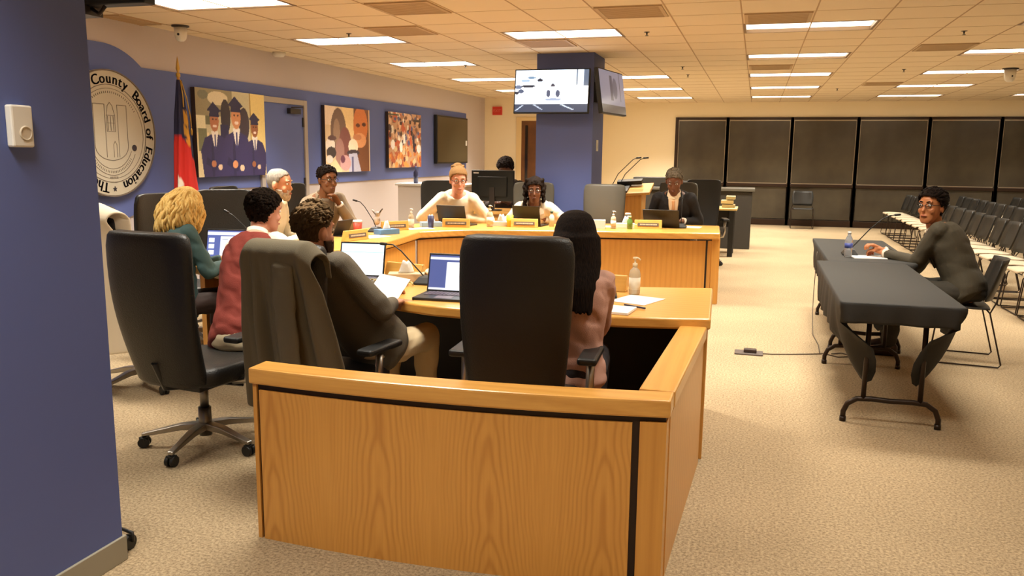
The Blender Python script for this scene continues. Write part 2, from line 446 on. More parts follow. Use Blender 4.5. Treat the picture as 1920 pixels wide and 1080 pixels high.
# far pillar with the screens
PX0, PX1, PY0, PY1 = -2.69, -1.97, 10.14, 10.85
struct('wall_column', MB().box(PX0, PY0, 0, PX1, PY1, CEIL), BLUE)
struct('baseboard_column', MB().box(PX0-.01, PY0-.01, 0, PX1+.01, PY1+.01, .1), BASEM)
p = onx(1119, 273, PX1)
t = thing('light_switch', 'small white switch plate on the side of the far blue column', 'switch', (PX1, p.y, p.z))
obj('plate', MB().box(0, -.06, -.07, .008, .06, .07), WHITE, t, .003); obj('rocker', MB().box(.008, -.02, -.035, .014, .02, .035), WHITE, t)
# back wall door, exit sign, panel
t = thing('door_2', 'narrow brown wooden door with pale frame in the back wall', 'door', (0, YBL, 0)); t['kind'] = 'structure'
f = MB(); f.box(-5.2, -.03, 0, -5.08, 0, 2.38); f.box(-4.2, -.03, 0, -4.1, 0, 2.38); f.box(-5.08, -.03, 2.3, -4.2, 0, 2.38)
obj('door_frame', f, mat('cream_frame', hexc(225, 200, 150), .5), t, .004)
obj('door_leaf', MB().box(-5.08, -.02, 0, -4.2, -.004, 2.3), mat('brown_wood', hexc(120, 78, 40), .4, noise_col=(3, hexc(95, 60, 30))), t)
f = MB(); f.box(-4.99, -.03, .5, -4.93, -.02, 2.2); obj('door_glass', f, mat('dark_glass', (.02, .015, .01), .1), t)
p = ony(933, 208, YBL)
t = thing('exit_sign', 'small red exit sign high on the back wall', 'sign', (p.x, YBL, p.z))
obj('sign_face', MB().box(-.11, -.04, -.09, .11, 0, .09), mat('red_sign', hexc(150, 40, 28), .5, emit=(hexc(190, 40, 25), .35)), t, .004)
o = obj('lettering', text_mesh('EXIT', .09, .001), mat('sign_letter', hexc(205, 120, 95), .5), t, loc=(0, -.042, 0), rot=(pi/2, 0, 0))
p = ony(946, 322, YBL)
tag(obj('wall_panel_box', MB().box(p.x-.12, YBL-.05, p.z-.2, p.x+.12, YBL, p.z+.2), mat('grey_metal', hexc(140, 135, 120), .5), bevel=.004), 'small grey panel box on the back wall behind the monitor', 'box')

# windows: dark glazing with blinds
GLASSD = mat('dark_window_glass', (0.012, 0.011, 0.01), 0.12, spec=.6)
BLIND = mat('woven_blind', hexc(84, 78, 66), 0.24, spec=.7, bump=(90, .12), noise_col=(1.2, hexc(66, 60, 51)))
FRAMED = mat('bronze_frame', hexc(56, 40, 31), 0.35, metal=.3)
HILITE = mat('blind_channel_highlight', hexc(170, 158, 140), 0.3, metal=.6)  # pale tone paints the highlights along blind rails and side channels
wx = [WX0, -0.70, 0.72, 2.12, 3.56, 4.95, 6.35, 7.75, 9.0]
ZT, ZM, ZB = 2.46, 0.92, 0.10
for i in range(len(wx)-1):
    a, b = wx[i], wx[i+1]
    t = thing('window_%d' % (i+1), 'dark blinded window bay %d from the left' % (i+1), 'window', (a, YB, 0)); t['kind'] = 'structure'; w_ = b-a
    fr = MB(); fr.box(-.035, -.04, 0, .035, .06, ZT); fr.box(w_-.035, -.04, 0, w_+.035, .06, ZT)
    fr.box(0, -.04, ZT-.05, w_, .06, ZT); fr.box(0, -.04, ZM-.035, w_, .06, ZM+.035); fr.box(0, -.04, 0, w_, .06, ZB+.04)
    obj('window_frame', fr, FRAMED, t, .004)
    obj('pane', MB().box(.03, .03, ZB, w_-.03, .04, ZT-.04), GLASSD, t)
    bl = MB(); bl.box(.05, .0, ZM+.045, w_-.05, .012, ZT-.07); obj('blind', bl, BLIND, t)
    bl2 = MB(); bl2.box(.05, .0, ZB+.06, w_-.05, .012, ZM-.04); obj('lower_blind', bl2, BLIND, t)
    r = MB(); r.box(.05, -.02, ZM+.036, w_-.05, .0, ZM+.056); r.box(.035, -.012, ZM+.05, .05, 0, ZT-.06); r.box(w_-.05, -.012, ZM+.05, w_-.035, 0, ZT-.06); r.box(.04, -.03, ZT-.085, w_-.04, 0, ZT-.06)
    obj('blind_rail_highlight', r, HILITE, t)

def ticks():
    f = MB(); f.box(-3.8, YB-.012, 0, WX0-.04, YB, .1); struct('baseboard_windows', f, BASEM)
ticks()
# ================================================================ WALL PIECES
def on_left_wall(dy=0): pass
# seal
SY, SZ, SR = 6.48, 1.72, 0.60
SEALM = mat('seal_face', hexc(186, 176, 156), 0.6); SEALD = mat('seal_ink', hexc(45, 40, 48), 0.6); SEALG = mat('seal_line', hexc(110, 98, 88), .6)
t = thing('wall_seal', 'large round cream seal with lettering around the rim on the blue wall', 'seal', (WX, SY, SZ))
MW = Matrix(((0, 0, 1, 0), (1, 0, 0, 0), (0, 1, 0, 0), (0, 0, 0, 1)))   # (a,b,c)->(c,a,b): plane coords (y,z), depth x
def ringflat(mb, r0, r1, x0, x1, n=64):
    rg = []
    for r, x in ((r0, x0), (r1, x0), (r1, x1), (r0, x1), (r0, x0)): rg.append([V((x, r*cos(2*pi*k/n), r*sin(2*pi*k/n))) for k in range(n)])
    mb.loft(rg, closed_ends=False, smooth=False)
f = MB(); f.loft([[V((x, r*cos(2*pi*k/72), r*sin(2*pi*k/72))) for k in range(72)] for x, r in ((0, SR-.01), (.045, SR-.01), (.055, SR-.02), (.055, .001))], smooth=False)
obj('seal_disc', f, SEALM, t)
f = MB(); ringflat(f, SR-.018, SR-.006, .045, .062); obj('rim', f, SEALG, t)
f = MB(); ringflat(f, .452, .458, .055, .058); ringflat(f, .448-.03, .4215, .055, .057)
def strip(mb, pts, w_=.005, x=.0575, closed=False):
    pts = [V((0, a, b)) for a, b in pts]
    for i in range(len(pts)-(0 if closed else 1)):
        a, b = pts[i], pts[(i+1) % len(pts)]; d = (b-a).normalized()*w_*.5; n_ = V((0, -d.z, d.y))
        q = [a-n_-d, b-n_+d, b+n_+d, a+n_-d]
        mb.add([V((.055, p.y, p.z)) for p in q]+[V((x, p.y, p.z)) for p in q], [(0, 1, 2, 3), (4, 5, 6, 7), (0, 1, 5, 4), (1, 2, 6, 5), (2, 3, 7, 6), (3, 0, 4, 7)])
sh = [(-.21, .27), (-.21, -.12)]+[(-.21*cos(a), -.12-.13*sin(a)) for a in [pi*k/10 for k in range(1, 10)]]+[(.21, -.12), (.21, .27), (.09, .27)]
strip(f, sh); strip(f, [(-.21, .27), (-.07, .27)])
strip(f, [(-.07, .27), (-.07, -.22)]); strip(f, [(.09, .27), (.09, -.22)], .004)
strip(f, [(-.05, .02), (-.05, .17), (-.03, .26), (.0, .29), (.03, .26), (.055, .17), (.055, .02)], .004, closed=True)
for k in range(3): strip(f, [(-.035+.035*k, .03), (-.035+.035*k, .16)], .006)
strip(f, [(-.05, .1), (.055, .1)], .004); strip(f, [(-.05, .17), (.055, .17)], .006)
strip(f, [(.02, -.22), (.02, -.1), (.04, -.07), (.06, -.1), (.06, -.22)], .004)
for r in (.37, .31, ):
    strip(f, [(.9*r*sin(a), -.02-r*cos(a)) for a in [R(-62+124*k/16) for k in range(17)]], .004)
for k in range(26):
    a = R(-50+100*k/25); r = .34; strip(f, [(.9*(r-.008)*sin(a), -.02-(r-.008)*cos(a)), (.9*(r+.008)*sin(a), -.02-(r+.008)*cos(a))], .005)
for k in range(30):
    a = R(-55+110*k/29); r = .385; strip(f, [((r-.007)*sin(a), (r-.007)*cos(a)), ((r+.007)*sin(a), (r+.007)*cos(a))], .005)
for k in range(8): strip(f, [(-.045+.013*k, -.42), (-.045+.013*k, -.405)], .005)
obj('emblem', f, SEALG, t)
f = MB()
for s in (-1, 1): f.loft([[V((x, s*.29+r*cos(2*pi*k/16), -.13+r*sin(2*pi*k/16))) for k in range(16)] for x, r in ((.055, .03), (.06, .03), (.06, .001))], smooth=False)
star = [(.028*(1 if k % 2 == 0 else .42)*sin(pi*k/5), -.52+.028*(1 if k % 2 == 0 else .42)*cos(pi*k/5)) for k in range(10)]
obj('rosettes', f, SEALD, t)
f = MB(); f.prism(star, .055, .060, MW); obj('star', f, SEALD, t)
# rim lettering, clockwise from lower left
f = MB()
adv = {'W': 1.25, 'i': .5, 't': .6, 'f': .6, 'r': .7, 'B': 1.0, 'C': 1.05, 'E': .95, 'T': 1.0, 'a': .9}
for word, a0, a1 in (('The', -172, -148), ('Wake', -74, -34), ('County', -24, 30), ('Board', 39, 76), ('of', 83, 95), ('Education', 103, 167)):
    ws = [adv.get(k_, .9) for k_ in word]; tot = sum(ws); a = a0
    for k_, w_ in zip(word, ws):
        mid = a+(a1-a0)*(w_/2)/tot; a += (a1-a0)*w_/tot
        me = text_mesh(k_, .135, .0015); th = R(mid); rr = .518
        tang = V((0, cos(th), -sin(th))); rad = V((0, sin(th), cos(th)))
        M = Matrix(((0, 0, 1, .056), (tang.y, rad.y, 0, rr*sin(th)), (tang.z, rad.z, 0, rr*cos(th)), (0, 0, 0, 1)))
        for off in (0, .0035, -.0035): mesh_into(f, me, M @ Matrix.Translation((off, -.01, 0)))
obj('rim_lettering', f, SEALD, t)

# framed canvases on the wall
def canvas(name, label, y0, y1, z0, z1, shapes, bg, nx=130, ny=100, depth=.06):
    t = thing(name, label, 'picture', (WX, (y0+y1)/2, (z0+z1)/2)); w_, h_ = y1-y0, z1-z0
    obj('stretcher', MB().box(.008, -w_/2, -h_/2, depth, w_/2, h_/2), mat('canvas_edge', hexc(60, 45, 40), .7), t)
    me = paint(w_, h_, nx, ny, shapes, bg, .12)
    obj('print', me, vcol_mat('canvas_print', 0, .5), t, loc=(depth+.002, 0, 0), rot=(0, 0, pi/2))
    return t
NAVY, NAVY2, SK1, SK2, SK3 = (36, 32, 74), (50, 44, 92), (176, 112, 78), (206, 140, 96), (150, 92, 60)
def grad(cx, cy, s, sk, hat=NAVY):
    g = [('p', [(cx-.17*s, 0), (cx-.2*s, cy-.35*s), (cx-.14*s, cy-.2*s), (cx, cy-.13*s), (cx+.14*s, cy-.2*s), (cx+.21*s, cy-.38*s), (cx+.17*s, 0)], NAVY2),
         ('e', cx-.04*s, cy-.5*s, .02*s, .25*s, NAVY),
         ('p', [(cx-.05*s, cy-.12*s), (cx+.05*s, cy-.12*s), (cx+.015*s, cy-.3*s), (cx-.015*s, cy-.3*s)], (235, 225, 215)),
         ('r', cx-.009*s, cy-.32*s, cx+.009*s, cy-.16*s, (60, 60, 110)),
         ('e', cx, cy, .062*s, .125*s, sk), ('e', cx-.02*s, cy+.02*s, .012*s, .012*s, (70, 40, 30)), ('e', cx+.025*s, cy+.02*s, .012*s, .012*s, (70, 40, 30)),
         ('e', cx+.004*s, cy-.06*s, .028*s, .016*s, (240, 215, 200)),
         ('p', [(cx-.068*s, cy+.05*s), (cx-.06*s, cy+.13*s), (cx+.06*s, cy+.13*s), (cx+.07*s, cy+.05*s)], hat),
         ('p', [(cx-.1*s, cy+.12*s), (cx-.01*s, cy+.22*s), (cx+.1*s, cy+.12*s), (cx+.02*s, cy+.08*s)], hat),
         ('p', [(cx-.12*s, cy-.42*s), (cx+.02*s, cy-.52*s), (cx+.0*s, cy-.58*s), (cx-.14*s, cy-.5*s)], NAVY),
         ('e', cx-.03*s, cy-.5*s, .035*s, .04*s, sk), ('e', cx+.06*s, cy-.54*s, .03*s, .035*s, (220, 190, 160))]
    return g
sh = [('r', .0, .0, .16, .5, (232, 214, 170)), ('r', .0, .55, .12, .7, (236, 226, 190)), ('r', .12, .6, .2, .8, (108, 110, 84)), ('r', .0, .7, .5, 1, (150, 140, 110)), ('e', .3, .9, .14, .08, (222, 210, 180)), ('e', .1, .93, .07, .05, (120, 120, 100)),
      ('r', .02, .3, .13, .55, (120, 122, 92)), ('r', .78, 0, 1, 1, (240, 214, 140)), ('r', .76, 0, .78, 1, (170, 140, 80)),
      ('e', .4, .7, .07, .2, (52, 42, 50)), ('e', .67, .62, .08, .2, (60, 48, 60)), ('r', .32, .0, .44, .6, NAVY)]
sh += grad(.24, .64, .98, SK1)+grad(.83, .58, .88, SK3)+grad(.55, .70, 1.12, SK2)
canvas('wall_picture', 'wide canvas print of three graduates in navy gowns and caps', 7.72, 9.03, 1.28, 2.25, sh, (205, 195, 160), 170, 110)
sh = [('r', 0, 0, 1, 1, (224, 196, 158)), ('r', 0, .72, .22, 1, (238, 214, 190)), ('r', .36, .55, .62, 1, (240, 206, 150)), ('e', .28, .6, .17, .38, (110, 84, 72)), ('e', .24, .62, .07, .2, (150, 120, 100)), ('e', .42, .4, .14, .3, (120, 70, 66)), ('e', .3, .3, .1, .22, (160, 118, 110)),
      ('r', .62, .0, .98, 1, (118, 70, 44)), ('e', .78, .74, .17, .3, (206, 118, 60)), ('e', .72, .74, .05, .03, (90, 46, 26)), ('e', .86, .76, .05, .03, (90, 46, 26)), ('e', .76, .5, .15, .12, (226, 158, 110)), ('e', .7, .55, .1, .05, (200, 130, 90)),
      ('e', .6, .4, .11, .12, (244, 226, 200)), ('e', .6, .3, .14, .05, (60, 50, 60)), ('p', [(.5, 0), (.5, .28), (.68, .3), (.78, 0)], (190, 190, 214)), ('r', .56, 0, .6, .24, (100, 100, 140)),
      ('e', .1, .42, .1, .1, (240, 226, 214)), ('e', .12, .3, .1, .09, (60, 50, 50)), ('e', .08, .2, .07, .06, (236, 220, 210)), ('e', .14, .52, .09, .04, (90, 60, 60)), ('p', [(0, 0), (0, .06), (.2, .2), (.34, .04), (.34, 0)], (236, 214, 170)),
      ('e', .42, .14, .12, .12, (206, 160, 160)), ('e', .36, .2, .05, .06, (110, 60, 80))]
canvas('wall_picture', 'square canvas print of two people close up, one looking through a lens', 10.52, 11.92, 1.28, 2.22, sh, (224, 196, 158), 110, 90)
rs = random.Random(5); sh = []
for k in range(240):
    x, y = rs.random(), rs.random(); c = rs.choice([(60, 40, 46), (220, 180, 150), (176, 120, 90), (120, 84, 70), (236, 224, 210), (90, 90, 130), (190, 90, 60)])
    if y < .4: c = rs.choice([(176, 90, 60), (200, 120, 60), (214, 190, 150), (120, 60, 60), (224, 150, 80)])
    sh.append(('e', x, y, .02+.03*rs.random(), .025+.05*rs.random(), c))
sh += [('r', 0, .94, .3, .97, (50, 70, 50)), ('r', .75, .86, .95, .9, (70, 60, 60)), ('p', [(.42, .45), (.46, .68), (.5, .45)], (250, 240, 235)), ('e', .36, .38, .05, .1, (250, 245, 240)), ('e', .12, .42, .06, .09, (245, 240, 240)), ('p', [(.7, .6), (.74, .3), (.8, .3), (.78, .62)], (40, 40, 60)), ('e', .92, .35, .07, .08, (245, 240, 240))]
canvas('wall_picture', 'small canvas print of a busy crowd of people', 12.62, 14.0, 1.32, 2.24, sh, (190, 150, 120), 100, 80)
t = thing('wall_screen', 'blank dark wall mounted screen nearest the far corner of the blue band', 'screen', (WX, 15.63, 1.83))
obj('screen_case', MB().box(0, -.87, -.46, .07, .87, .46), BLK, t, .01); obj('screen_panel', MB().box(.07, -.84, -.43, .075, .84, .43), mat('screen_off', hexc(74, 66, 46), .3), t)
obj('status_label', MB().box(.075, .72, -.1, .078, .80, .0), PAPER, t)
p = onx(871, 283, XL); tag(obj('wall_switch', MB().box(XL, p.y-.07, p.z-.1, XL+.012, p.y+.07, p.z+.1), WHITE, bevel=.003), 'white switch plate at the far end of the blue band', 'switch')

# flag on a stand
t = thing('flag', 'furled red white and blue state flag with gold spear on a pole stand', 'flag', (-5.62, 7.15, 0))
f = MB(); f.cyl((0, 0, .03), (0, 0, 2.30), .014); obj('pole', f, OAKPL, t)
GOLD = mat('gold', hexc(190, 150, 70), .35, metal=.6)
f = MB(); f.lathe([(.001, 2.29), (.022, 2.30), (.022, 2.33), (.008, 2.34), (.02, 2.38), (.012, 2.44), (.001, 2.50)], n=12); f.lathe([(.16, 0), (.16, .02), (.05, .045), (.02, .1), (.016, .12)], n=24); obj('finial', f, GOLD, t)
def flag_mesh():
    nz, nu = 40, 48; z1, z0 = 2.27, .85; rings = []; cols = []
    for i in range(nz+1):
        q = i/nz; z = z1-(z1-z0)*q; wd = .03+.085*min(1, q*1.25)**.8
        r = []
        for k in range(nu):
            a = 2*pi*k/nu; rr = wd*(1+.28*sin(a*5+q*3)*min(1, q*4)); yc = .01+.03*q
            r.append(V((rr*.75*cos(a), yc+rr*sin(a), z)))
            sidef = sin(a*1.0)
            bnd = .47+.12*(sin(a)*.8)
            if q < bnd: c = (28, 30, 66)
            else: c = (196, 34, 24)
            # white swoops in at the left lower edge
            if q > .62 and (sin(a) < -1.35+1.5*(q-.52)*1.6): c = (226, 214, 196)
            if cos(a) > -.2 and .2 < q < .40 and abs(sin(a)+.1-(.3-q)*1.2) < .26 and abs(abs(sin(a)+.1-(.3-q)*1.2)-.15) < .13: c = (206, 150, 50)
            if cos(a) > -.2 and .39 < q < .47 and abs(sin(a)) < .42*(1-abs(q-.43)/.05): c = (222, 150, 50)
            cols.append(c)
        rings.append(r)
    mb = MB(); mb.loft(rings); me = mb.mesh('cloth'); fix_normals(me)
    a = me.color_attributes.new('print', 'FLOAT_COLOR', 'POINT')
    a.data.foreach_set('color', np.concatenate([s2l(np.array(cols)), np.ones((len(cols), 1))], 1).astype(np.float32).ravel()); return me
obj('flag_cloth', flag_mesh(), vcol_mat('flag_print', 0, .75), t)
f = MB(); f.tube([(.03, .0, 2.26), (.06, .03, 2.1), (.075, .06, 1.9), (.07, .07, 1.8)], .006); f.tube([(.02, 0, 2.27), (.05, -.01, 2.12), (.06, -.02, 2.0)], .006); f.ell((.07, .07, 1.76), .012, .012, .04); obj('gold_cord', f, GOLD, t)

# screens on the pillar
def tv(label, loc, rz, shapes, bg, emit, nx=112, ny=64, tilt=8, w_=.94, h_=.54):
    t = thing('hanging_screen', label, 'screen', loc, rz)
    M = Matrix.Rotation(R(-tilt), 4, 'X')
    f = MB(); f.box(-w_/2, 0, -h_/2, w_/2, .05, h_/2, M); f.box(-w_/2+.15, .05, -h_/2+.1, w_/2-.15, .08, h_/2-.1, M); obj('screen_case', f, BLK, t, .006)
    f = MB(); f.box(-.15, .05, -.12, .15, .24, .12); obj('wall_bracket', f, BLK, t)
    me = paint(w_-.03, h_-.03, nx, ny, shapes, bg)
    o = obj('picture', me, vcol_mat('screen_glow_%s' % emit, emit, .2), t); o.matrix_local = M @ Matrix.Translation((0, -.003, 0))
    return t
K = (30, 34, 44)
sh = [('r', 0, 0, 1, .2, (46, 54, 70)), ('r', 0, .2, 1, .66, (250, 252, 255)), ('r', 0, .66, 1, 1, (214, 226, 240)), ('r', .47, .66, .475, 1, (150, 170, 190)), ('r', .835, .64, .85, 1, (60, 70, 84)), ('r', .93, .62, 1, 1, (70, 80, 96)),
      ('e', .18, .62, .1, .035, K), ('e', .14, .75, .06, .03, (120, 140, 160)), ('e', .22, .82, .06, .03, (90, 110, 130)), ('e', .34, .76, .04, .04, K), ('e', .04, .6, .05, .05, (80, 90, 110)), ('e', .08, .5, .04, .05, (60, 70, 90)), ('e', .02, .46, .03, .04, K),
      ('e', .52, .62, .03, .06, (50, 50, 60)), ('e', .52, .5, .09, .1, (225, 230, 240)), ('e', .46, .44, .03, .09, (60, 66, 84)), ('e', .59, .44, .03, .09, (60, 66, 84)), ('e', .52, .45, .03, .05, (250, 250, 255)), ('e', .53, .3, .12, .03, (120, 130, 150)),
      ('p', [(.0, .04), (.1, .16), (.12, .16), (.03, .04)], (150, 160, 175)), ('p', [(.25, .18), (.38, .05), (.4, .05), (.28, .18)], (150, 160, 175)), ('p', [(.62, .18), (.8, .05), (.83, .05), (.66, .18)], (170, 180, 190))]  # pale slanted bars are reflections painted into the dark lower band
tv('lit screen on the front of the far pillar showing a bright meeting view', (-2.45, 9.93, 2.33), 0, sh, (250, 252, 255), 2.6)
sh2 = [('r', 0, 0, 1, .2, (60, 66, 80)), ('r', .4, .3, .5, .9, (90, 96, 120)), ('e', .6, .6, .1, .25, (110, 116, 140)), ('r', .8, .3, .83, 1, (100, 100, 120))]
tv('lavender screen on the right side of the far pillar seen edge on', (-1.76, 10.30, 2.33), R(90-9), sh2, (170, 168, 190), .5)

# ceiling domes, detectors, sprinklers
def dome(label, p, s=1):
    t = thing('dome_camera', label, 'camera', p)
    f = MB(); f.lathe([(.085*s, 0), (.085*s, -.012), (.06*s, -.02)], n=24); obj('mount_plate', f, DSTEEL, t)
    f = MB(); f.lathe([(.062*s, -.015), (.06*s, -.09*s), (.05*s, -.13*s), (.03*s, -.15*s), (.001, -.155*s)], n=24); obj('camera_body', f, WHITE, t)
    f = MB(); f.ell((.012, -.052*s, -.09*s), .014, .012, .014); obj('lens', f, mat('lens', (.01, .01, .01), .1), t)
q = onz(338, 48, CEIL); dome('white dome camera hanging from the ceiling above the wall seal', (q.x, q.y, CEIL), 1.0)
q = onz(1895, 128, CEIL); dome('white dome camera on the ceiling at the right among the lights', (q.x, q.y, CEIL), 1.2)
q = onz(523, 98, CEIL)
t = thing('smoke_detector', 'small white detector on the ceiling beside the left wall', 'detector', (q.x, q.y, CEIL)); f = MB(); f.lathe([(.08, 0), (.08, -.03), (.055, -.055), (.001, -.058)], n=24); obj('detector_body', f, WHITE, t)
sp0 = None
for px, py, where in ((1213, 60, 'right of the light by the pillar'), (654, 63, 'before the leftmost light'), (873, 122, 'behind the small light along the left wall'), (1808, 58, 'at the top right before the dark vent'), (1695, 130, 'between the two right hand light columns'), (1570, 166, 'beside the far middle lights'), (1290, 140, 'right of the pillar, the farther of two'), (1280, 125, 'right of the pillar, the nearer of two')):
    q = onz(px, py, CEIL)
    if sp0 is None:
        sp0 = thing('sprinkler_head', 'small brown sprinkler head '+where, 'sprinkler', (q.x, q.y, CEIL), 0, 'sprinkler heads on the ceiling')
        f = MB(); f.lathe([(.03, 0), (.026, -.004), (.009, -.007), (.008, -.025)], n=14); obj('escutcheon', f, DSTEEL, sp0); f = MB(); f.lathe([(.004, -.025), (.004, -.034), (.018, -.035), (.018, -.038), (.001, -.038)], n=14); obj('deflector', f, DSTEEL, sp0)
    else: dup(sp0, (q.x, q.y, CEIL), 0, 'small brown sprinkler head '+where)
# ceiling-hung black display seen only by its bottom edge
t = thing('hanging_display', 'black display hung from the ceiling at the top left, only its lower edge showing', 'screen', (-2.6, 2.9, 0))
f = MB(); f.box(-.5, -.03, 2.155, .2, .04, 2.6); obj('display_case', f, BLK, t, .006)
f = MB(); f.box(-.22, -.06, 2.12, -.085, .06, 2.16); f.tube([(-.09, 0, 2.15), (-.03, -.02, 2.12), (.0, -.02, 2.15)], .008); obj('bracket', f, DSTEEL, t); obj('ceiling_rod', MB().cyl((-.05, .0, 2.6), (-.05, .0, 2.8), .02), DSTEEL, t)

# ================================================================ FURNITURE
OAKDK = mat('dark_reveal', hexc(40, 24, 14), .6)
# ---- low curved partition
t = thing('low_partition', 'low curved oak partition wall in front of the staff desk', 'partition', (0, 0, 0))
LX0, LX1 = -1.885, -0.255
def ly(x): u = (x-(LX0+LX1)/2)/((LX1-LX0)/2); return 2.745+.05*(x-LX0)-.055*(1-u*u)
def curved(mb, x0, x1, yo, yi, z0, z1, n=24):
    rg = []
    for k in range(n+1):
        x = x0+(x1-x0)*k/n; y = ly(x); rg.append([V((x, y+yo, z0)), V((x, y+yi, z0)), V((x, y+yi, z1)), V((x, y+yo, z1))])
    mb.loft(rg, smooth=False)
HT = .72
obj('front_panel', (lambda m_: (curved(m_, LX0+.03, -.375, 0, .10, 0, .63), m_)[1])(MB()), OAKP, t)
f = MB(); curved(f, LX0+.012, LX1-.005, .012, .09, .62, .665); curved(f, -.378, -.348, .012, .09, 0, .64, 2); curved(f, LX0+.012, LX0+.034, .012, .09, 0, .64, 2); obj('reveal', f, OAKDK, t)
f = MB(); curved(f, LX0, LX0+.018, 0, .10, 0, .66, 2); obj('end_stile', f, OAKPL, t)
f = MB(); curved(f, -.348, LX1, 0, .10, 0, .635, 4); obj('corner_post', f, OAKPL, t)
f = MB(); curved(f, LX0-.012, LX1+.012, -.012, .115, .655, HT); obj('front_cap', f, OAKT, t, .008)
ye = 4.155; y0 = ly(LX1)+.10
sx = lambda y: LX1+(y-2.82)*.035
f = MB(); f.prism([(sx(y0)-.10, y0-.0), (sx(y0), y0), (sx(ye), ye), (sx(ye)-.10, ye)], 0, .635); obj('side_panel', f, OAKPL, t)
f = MB(); f.prism([(sx(y0)-.088, y0), (sx(y0)-.012, y0), (sx(ye)-.012, ye), (sx(ye)-.088, ye)], .634, .66); obj('side_reveal', f, OAKDK, t)
f = MB(); f.prism([(sx(y0)-.122, y0+.015), (sx(y0)+.012, y0+.015), (sx(ye)+.012, ye), (sx(ye)-.122, ye)], .655, HT); obj('side_cap', f, OAKTY, t, .008)

def smoothline(pts, n=6):
    """catmull-rom"""
    P = [V((*p, 0)) for p in pts]; out = []
    for i in range(len(P)-1):
        a, b, c, d = P[max(i-1, 0)], P[i], P[i+1], P[min(i+2, len(P)-1)]
        for k in range(n):
            s = k/n; out.append(.5*((2*b)+(-a+c)*s+(2*a-5*b+4*c-d)*s*s+(-a+3*b-3*c+d)*s**3))
    out.append(P[-1]); return [(p.x, p.y) for p in out]
def offset(line, d):
    out = []
    for i, p in enumerate(line):
        a, b = line[max(i-1, 0)], line[min(i+1, len(line)-1)]; t_ = V((b[0]-a[0], b[1]-a[1], 0)).normalized(); out.append((p[0]-t_.y*d, p[1]+t_.x*d))
    return out
def bandloft(mb, a, b, z0, z1):
    mb.loft([[V((*p, z0)), V((*q, z0)), V((*q, z1)), V((*p, z1))] for p, q in zip(a, b)], smooth=False)
# ---- staff desk
t = thing('staff_desk', 'curved oak desk with laptops in the middle of the horseshoe', 'desk', (0, 0, 0))
near = smoothline([(-.18, 4.17), (-.69, 4.07), (-1.46, 4.02), (-1.85, 4.10), (-2.4, 4.30), (-3.0, 4.52), (-3.6, 4.8), (-4.0, 5.0)])
far = smoothline([(-.22, 5.18), (-.8, 5.04), (-1.5, 4.95), (-2.0, 5.0), (-2.45, 5.12), (-3.05, 5.32), (-3.7, 5.55), (-4.2, 5.8)])
f = MB(); bandloft(f, near, far, .70, .76); obj('desktop', f, OAKT, t, .012, seg=3)
f = MB(); bandloft(f, offset(far, .06)[1:], offset(far, .09)[1:], .03, .70); obj('modesty_panel', f, mat('underdesk_shade', (.012, .01, .009), .5), t)  # black panel colour stands in for the deep shade under the desk
f = MB(); f.prism([(-.235, 4.21), (-.195, 4.21), (-.235, 5.12), (-.275, 5.12)], 0, .70); obj('end_panel', f, OAKPL, t, .003)
obj('support_panel', MB().box(-3.95, 5.15, 0, -3.91, 5.55, .70), OAKPL, t)
# ---- outer dais
t = thing('dais_desk', 'long curved oak dais desk with nameplates where the board sits', 'desk', (0, 0, 0))
R1 = smoothline([(-.33, 8.87), (-1.0, 8.71), (-1.7, 8.56), (-2.4, 8.38), (-2.95, 8.17), (-3.29, 7.80)])
L1 = smoothline([(-3.29, 7.80), (-3.23, 7.2), (-3.20, 6.7), (-3.25, 6.3), (-3.36, 5.95)])
R1b = smoothline([(-.38, 9.82), (-1.2, 9.70), (-2.0, 9.52), (-2.7, 9.30), (-3.4, 8.98), (-3.85, 8.55)])
L1b = smoothline([(-3.85, 8.55), (-4.0, 7.9), (-4.02, 7.2), (-4.0, 6.6), (-4.05, 6.0)])
f = MB(); bandloft(f, R1+L1[1:], R1b+L1b[1:], .70, .77); obj('desktop', f, OAKT, t, .015, seg=3)
ins = lambda l, d: offset(l, d)
f = MB(); bandloft(f, offset(R1[1:], -.05), offset(R1[1:], -.08), 0, .68); obj('front_panel', f, OAKPL, t)
f = MB(); bandloft(f, offset(L1[:], -.05), offset(L1[:], -.08), 0, .68); obj('left_front_panel', f, OAKPL, t)
f = MB(); q = offset(R1[3:]+L1[1:], -.06); q2 = offset(R1[3:]+L1[1:], -.075); bandloft(f, q, q2, .675, .705); f.box(-.475, 8.885, 0, -.455, 8.95, .69); q3 = offset(R1, -.045)[-3:]; obj('reveal', f, OAKDK, t)
f = MB(); bandloft(f, offset(R1[:2], -.04), offset(R1[:2], -.12), 0, .70); f.prism([(-.37, 8.92), (-.33, 8.93), (-.40, 9.78), (-.44, 9.78)], 0, .70); obj('end_panel', f, OAKPL, t, .003)

